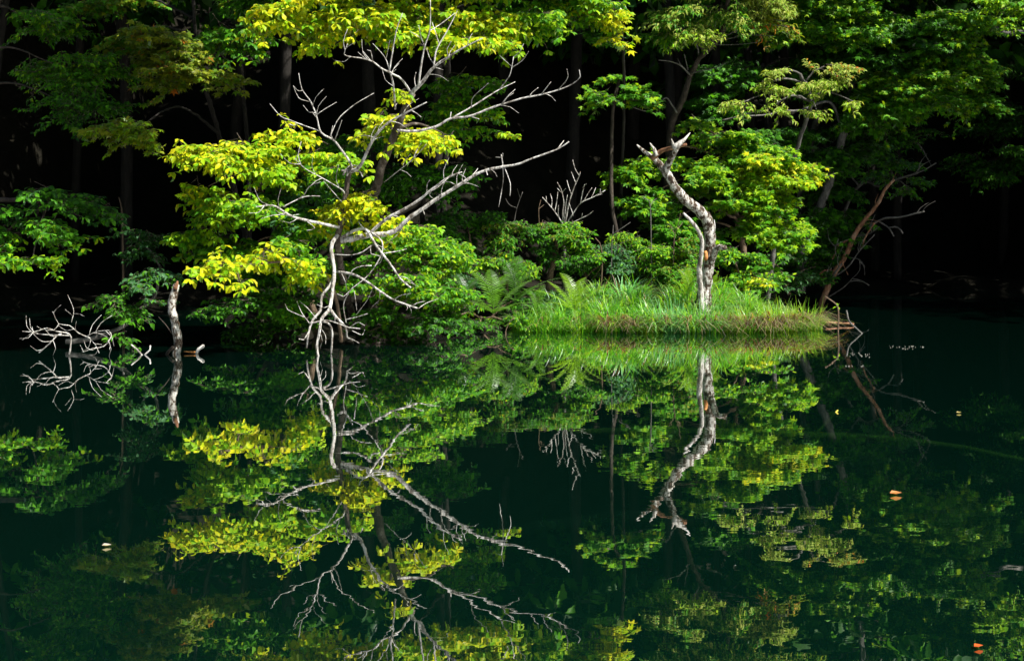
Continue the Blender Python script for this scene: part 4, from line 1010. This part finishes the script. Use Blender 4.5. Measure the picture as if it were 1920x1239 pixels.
def blades(m, base, az, L, lean, wdt, col, segs=5, hang=0.0):
    n = len(base)
    t = np.linspace(0, 1, segs + 1)
    dh = np.stack([np.cos(az), np.sin(az), np.zeros(n)], -1)
    sd = np.stack([-np.sin(az), np.cos(az), np.zeros(n)], -1)
    H = L[:, None] * (t[None] - lean[:, None] * .62 * t[None] ** 2.2)
    D = L[:, None] * lean[:, None] * (.25 * t[None] + .65 * t[None] ** 2)
    ctr = base[:, None, :] + dh[:, None, :] * D[:, :, None] + np.array((0, 0, 1.))[None, None] * H[:, :, None]
    w = wdt[:, None] * (1 - t[None] ** 1.6) * .5 + .0006
    V = np.stack([ctr - sd[:, None] * w[:, :, None], ctr + sd[:, None] * w[:, :, None]], 2).reshape(n, -1, 3)
    k = 2 * (segs + 1)
    q = np.array([(2 * i, 2 * i + 1, 2 * i + 3, 2 * i + 2) for i in range(segs)])
    Q = (q[None] + (np.arange(n) * k)[:, None, None]).reshape(-1, 4)
    m.add(V.reshape(-1, 3), None, Q, np.repeat(col, k, axis=0))


def bank_height(x, y):
    t = np.arctan2((y - 16.05) / .98, (x - 1.42) / 1.5)
    ex, ey = bank_edge(t)
    q = 1 - np.hypot(x - 1.42, y - 16.05) / np.maximum(np.hypot(ex - 1.42, ey - 16.05), .01)
    return np.where(q > 0, bank_z(np.clip(q, 0, 1), x), -.2), q


def tuft(label, x, y, n, L, spread, cols, straw=.35, width=.009):
    z = max(.0, float(bank_height(np.array(x), np.array(y))[0]))
    root = thing('sedge_tuft', label, 'grass tuft', (x, y, z), 'sedge tufts along the water edge')
    m = MB()
    a = rng.uniform(0, 6.283, n); r = spread * np.sqrt(rng.random(n))
    base = np.stack([x + np.cos(a) * r, y + np.sin(a) * r * .7, np.full(n, z - .03)], -1)
    az = a + rng.normal(size=n) * .5
    blades(m, base, az, L * rng.uniform(.6, 1.15, n), rng.uniform(.15, 1.25, n), width * rng.uniform(.6, 1.2, n), cols[rng.integers(0, len(cols), n)] * rng.uniform(.8, 1.2, (n, 1)))
    m.build('green_blades', LEAF, root)['kind'] = 'stuff'
    k = int(n * straw * .6)
    if k:
        m = MB()
        a = rng.uniform(math.pi * .95, math.pi * 2.05, k)
        base = np.stack([x + np.cos(a) * spread * rng.uniform(.7, 1.1, k), y + np.sin(a) * spread * rng.uniform(.6, .9, k), np.full(k, z + .06) + rng.uniform(-.02, .07, k)], -1)
        blades(m, base, a + rng.normal(size=k) * .35, L * rng.uniform(.3, .7, k), rng.uniform(1.2, 2.1, k), width * rng.uniform(.6, 1.1, k), STRAW[rng.integers(0, 4, k)] * rng.uniform(.7, 1.2, (k, 1)))
        m.build('dead_blades', LEAF, root)['kind'] = 'stuff'
    return root


ORD = [('small grass tuft at the left end of the bank beside the large fern', 985, 15.22, 130, .34, .10, GREEN_B, .05),
       ('grass tuft below the green fern near the left end of the bank', 1022, 15.18, 150, .32, .12, GREEN_B, .1),
       ('grass tuft in front of the upright yellow-green fern', 1090, 15.16, 130, .28, .11, GREEN_B, .15),
       ('big sedge tussock with a rusty brown skirt right of the upright fern', 1150, 15.2, 260, .40, .16, GREEN_B, .7),
       ('second rusty-skirted sedge tussock, right beside the big one', 1192, 15.18, 200, .36, .13, GREEN_B, .8),
       ('low star-shaped yellow-green tuft at the water edge', 1213, 15.1, 70, .20, .05, GOLD, .1),
       ('bluish sedge tussock left of the snag foot', 1258, 15.14, 230, .40, .15, BLUE_B, .35),
       ('deep green sedge tussock drooping into the water under the snag', 1300, 15.1, 260, .40, .15, np.vstack([BLUE_B, GREEN_B]), .3),
       ('sedge tussock with dark drooping blades just right of the snag', 1335, 15.1, 230, .38, .14, np.vstack([BLUE_B, GREEN_B]), .35),
       ('small golden tuft at the water edge right of the snag', 1365, 15.12, 130, .30, .10, GOLD, .5),
       ('bright sedge tussock with long straw skirt right of the golden tuft', 1405, 15.14, 220, .36, .15, GREEN_B, .9),
       ('golden-topped sedge tussock near the right tip of the bank', 1452, 15.22, 260, .40, .16, GOLD, .9),
       ('straw-skirted sedge tussock, last but one before the right tip', 1488, 15.36, 220, .36, .14, GOLD, .9),
       ('sedge tussock on the outermost right tip of the bank', 1512, 15.6, 260, .36, .15, GOLD, .6)]
for lab, px, y, n, L, s, c, stw in ORD:
    tuft(lab, (px - CX) * y / F, y, n, L, s, c, stw)

m = MB()
nc = 150
cx_, cy_ = rng.uniform(-.1, 2.95, nc * 3), rng.uniform(15.1, 17.0, nc * 3)
_, cq = bank_height(cx_, cy_)
keep = np.where(cq > .10)[0][:nc]
for i in keep:                                                   # tussock by tussock, blades arching out of each crown
    n = int(rng.integers(55, 120))
    a = rng.uniform(0, 6.283, n); r = .09 * np.sqrt(rng.random(n))
    xx, yy = cx_[i] + np.cos(a) * r, cy_[i] + np.sin(a) * r
    zz, q = bank_height(xx, yy)
    t = rng.random()
    pal = GOLD if t < np.clip((cx_[i] - 1.5) * .5, 0, .6) else BLUE_B if t > .72 and cx_[i] < 2.0 else GREEN_B
    cols = pal[rng.integers(0, len(pal), n)] * rng.uniform(.75, 1.3, (n, 1)) * rng.uniform(.6, 1.25)
    cols = np.where((rng.random(n) < .07)[:, None], STRAW[rng.integers(0, 4, n)], cols)
    hh = rng.uniform(.24, .42)
    blades(m, np.stack([xx, yy, np.maximum(zz, 0) - .02], -1), a + rng.normal(size=n) * .4, hh * rng.uniform(.5, 1.15, n), rng.uniform(.25, 1.35, n) + .1, .0105 * rng.uniform(.5, 1.4, n), cols, 5)
tag(m.build('grass', LEAF), 'dense bright green grass covering the top of the bank', 'grass', None, 'stuff')

# ------------------------------------------------------------------ sunken logs, floating leaves and specks
lo = thing('sunken_log', 'long olive algae-covered log just under the water surface right of centre', 'log', (1.4, 8.6, -.2))
ml = MB()
p, r = curve(np.array([(.30, 8.9, -.14), (1.0, 8.72, -.12), (1.6, 8.58, -.12), (2.2, 8.42, -.14), (2.9, 8.25, -.25)]), np.array([.022, .026, .024, .018, .010]), .08, .1)
ml.tube(p, r, 8); ml.build('trunk', M['mosslog'], lo)
ml = MB(); p, r = curve(np.array([(1.62, 8.58, -.12), (1.70, 8.62, -.05), (1.76, 8.64, .01)]), np.array([.010, .007, .004]), .03); ml.tube(p, r, 6); ml.build('branch', M['mosslog'], lo)
lo = thing('sunken_log', 'faint dark log under the water in the lower centre', 'log', (.1, 6.6, -.25))
ml = MB(); p, r = curve(np.array([(-.3, 6.5, -.30), (.4, 6.65, -.22), (1.1, 6.95, -.30)]), np.array([.03, .035, .03]), .1, .1); ml.tube(p, r, 8); ml.build('trunk', M['darkbark'], lo)
FLOAT = [('orange curled leaf floating on the water at the lower right', 1680, 928, .050, (.60, .25, .10)), ('red-orange leaf floating at the bottom right corner', 1835, 1215, .028, (.70, .12, .02)),
         ('pale leaf floating low at the left', 200, 1025, .030, (.60, .52, .48)), ('pale leaf floating far right below the sunken log', 1798, 775, .03, (.45, .38, .18))]
for lab, px, py, s, c in FLOAT:
    d = F * CAMH / (py - HY)
    v, t_ = TPL['small']
    vv = v.copy(); vv[:, 2] = np.abs(vv[:, 1]) * .9 + .18 * (vv[:, 0] - .5) ** 2 * 2 + .03
    vv[:, 1] *= 1.5
    a = rng.uniform(-.5, .5)
    R = np.array([(math.cos(a), math.sin(a), 0), (-math.sin(a), math.cos(a), 0), (0, 0, 1)])
    vv = ((vv - (.5, 0, 0)) @ R) * s + (0, 0, .003)
    o = link('floating_leaf', make_mesh('floating_leaf', vv, [t_], LEAF, True, np.tile(c, (len(vv), 1))))
    o.location = ((px - CX) * d / F, d, 0)
    tag(o, lab, 'leaf', 'leaves floating on the water')
m = MB()
for (x0, x1, y0, y1, k) in ((1668, 1732, 648, 655, 26), (1588, 1640, 661, 670, 18), (1585, 1618, 686, 688, 10)):
    for _ in range(k):
        py = rng.uniform(y0, y1); px = rng.uniform(x0, x1)
        d = F * CAMH / (py - HY)
        s = rng.uniform(.002, .005)
        c = np.array(((px - CX) * d / F, d, .002))
        m.add(c + np.array([(-s, -s, 0), (s, -s * .8, 0), (s * .9, s, .002), (-s * .8, s, 0), (0, 0, s * .8)]), [(0, 1, 4), (1, 2, 4), (2, 3, 4), (3, 0, 4)], None, (.32, .31, .29))
tag(m.build('floating_specks', LEAF), 'scatter of tiny pale specks drifting on the black water', 'debris', None, 'stuff')
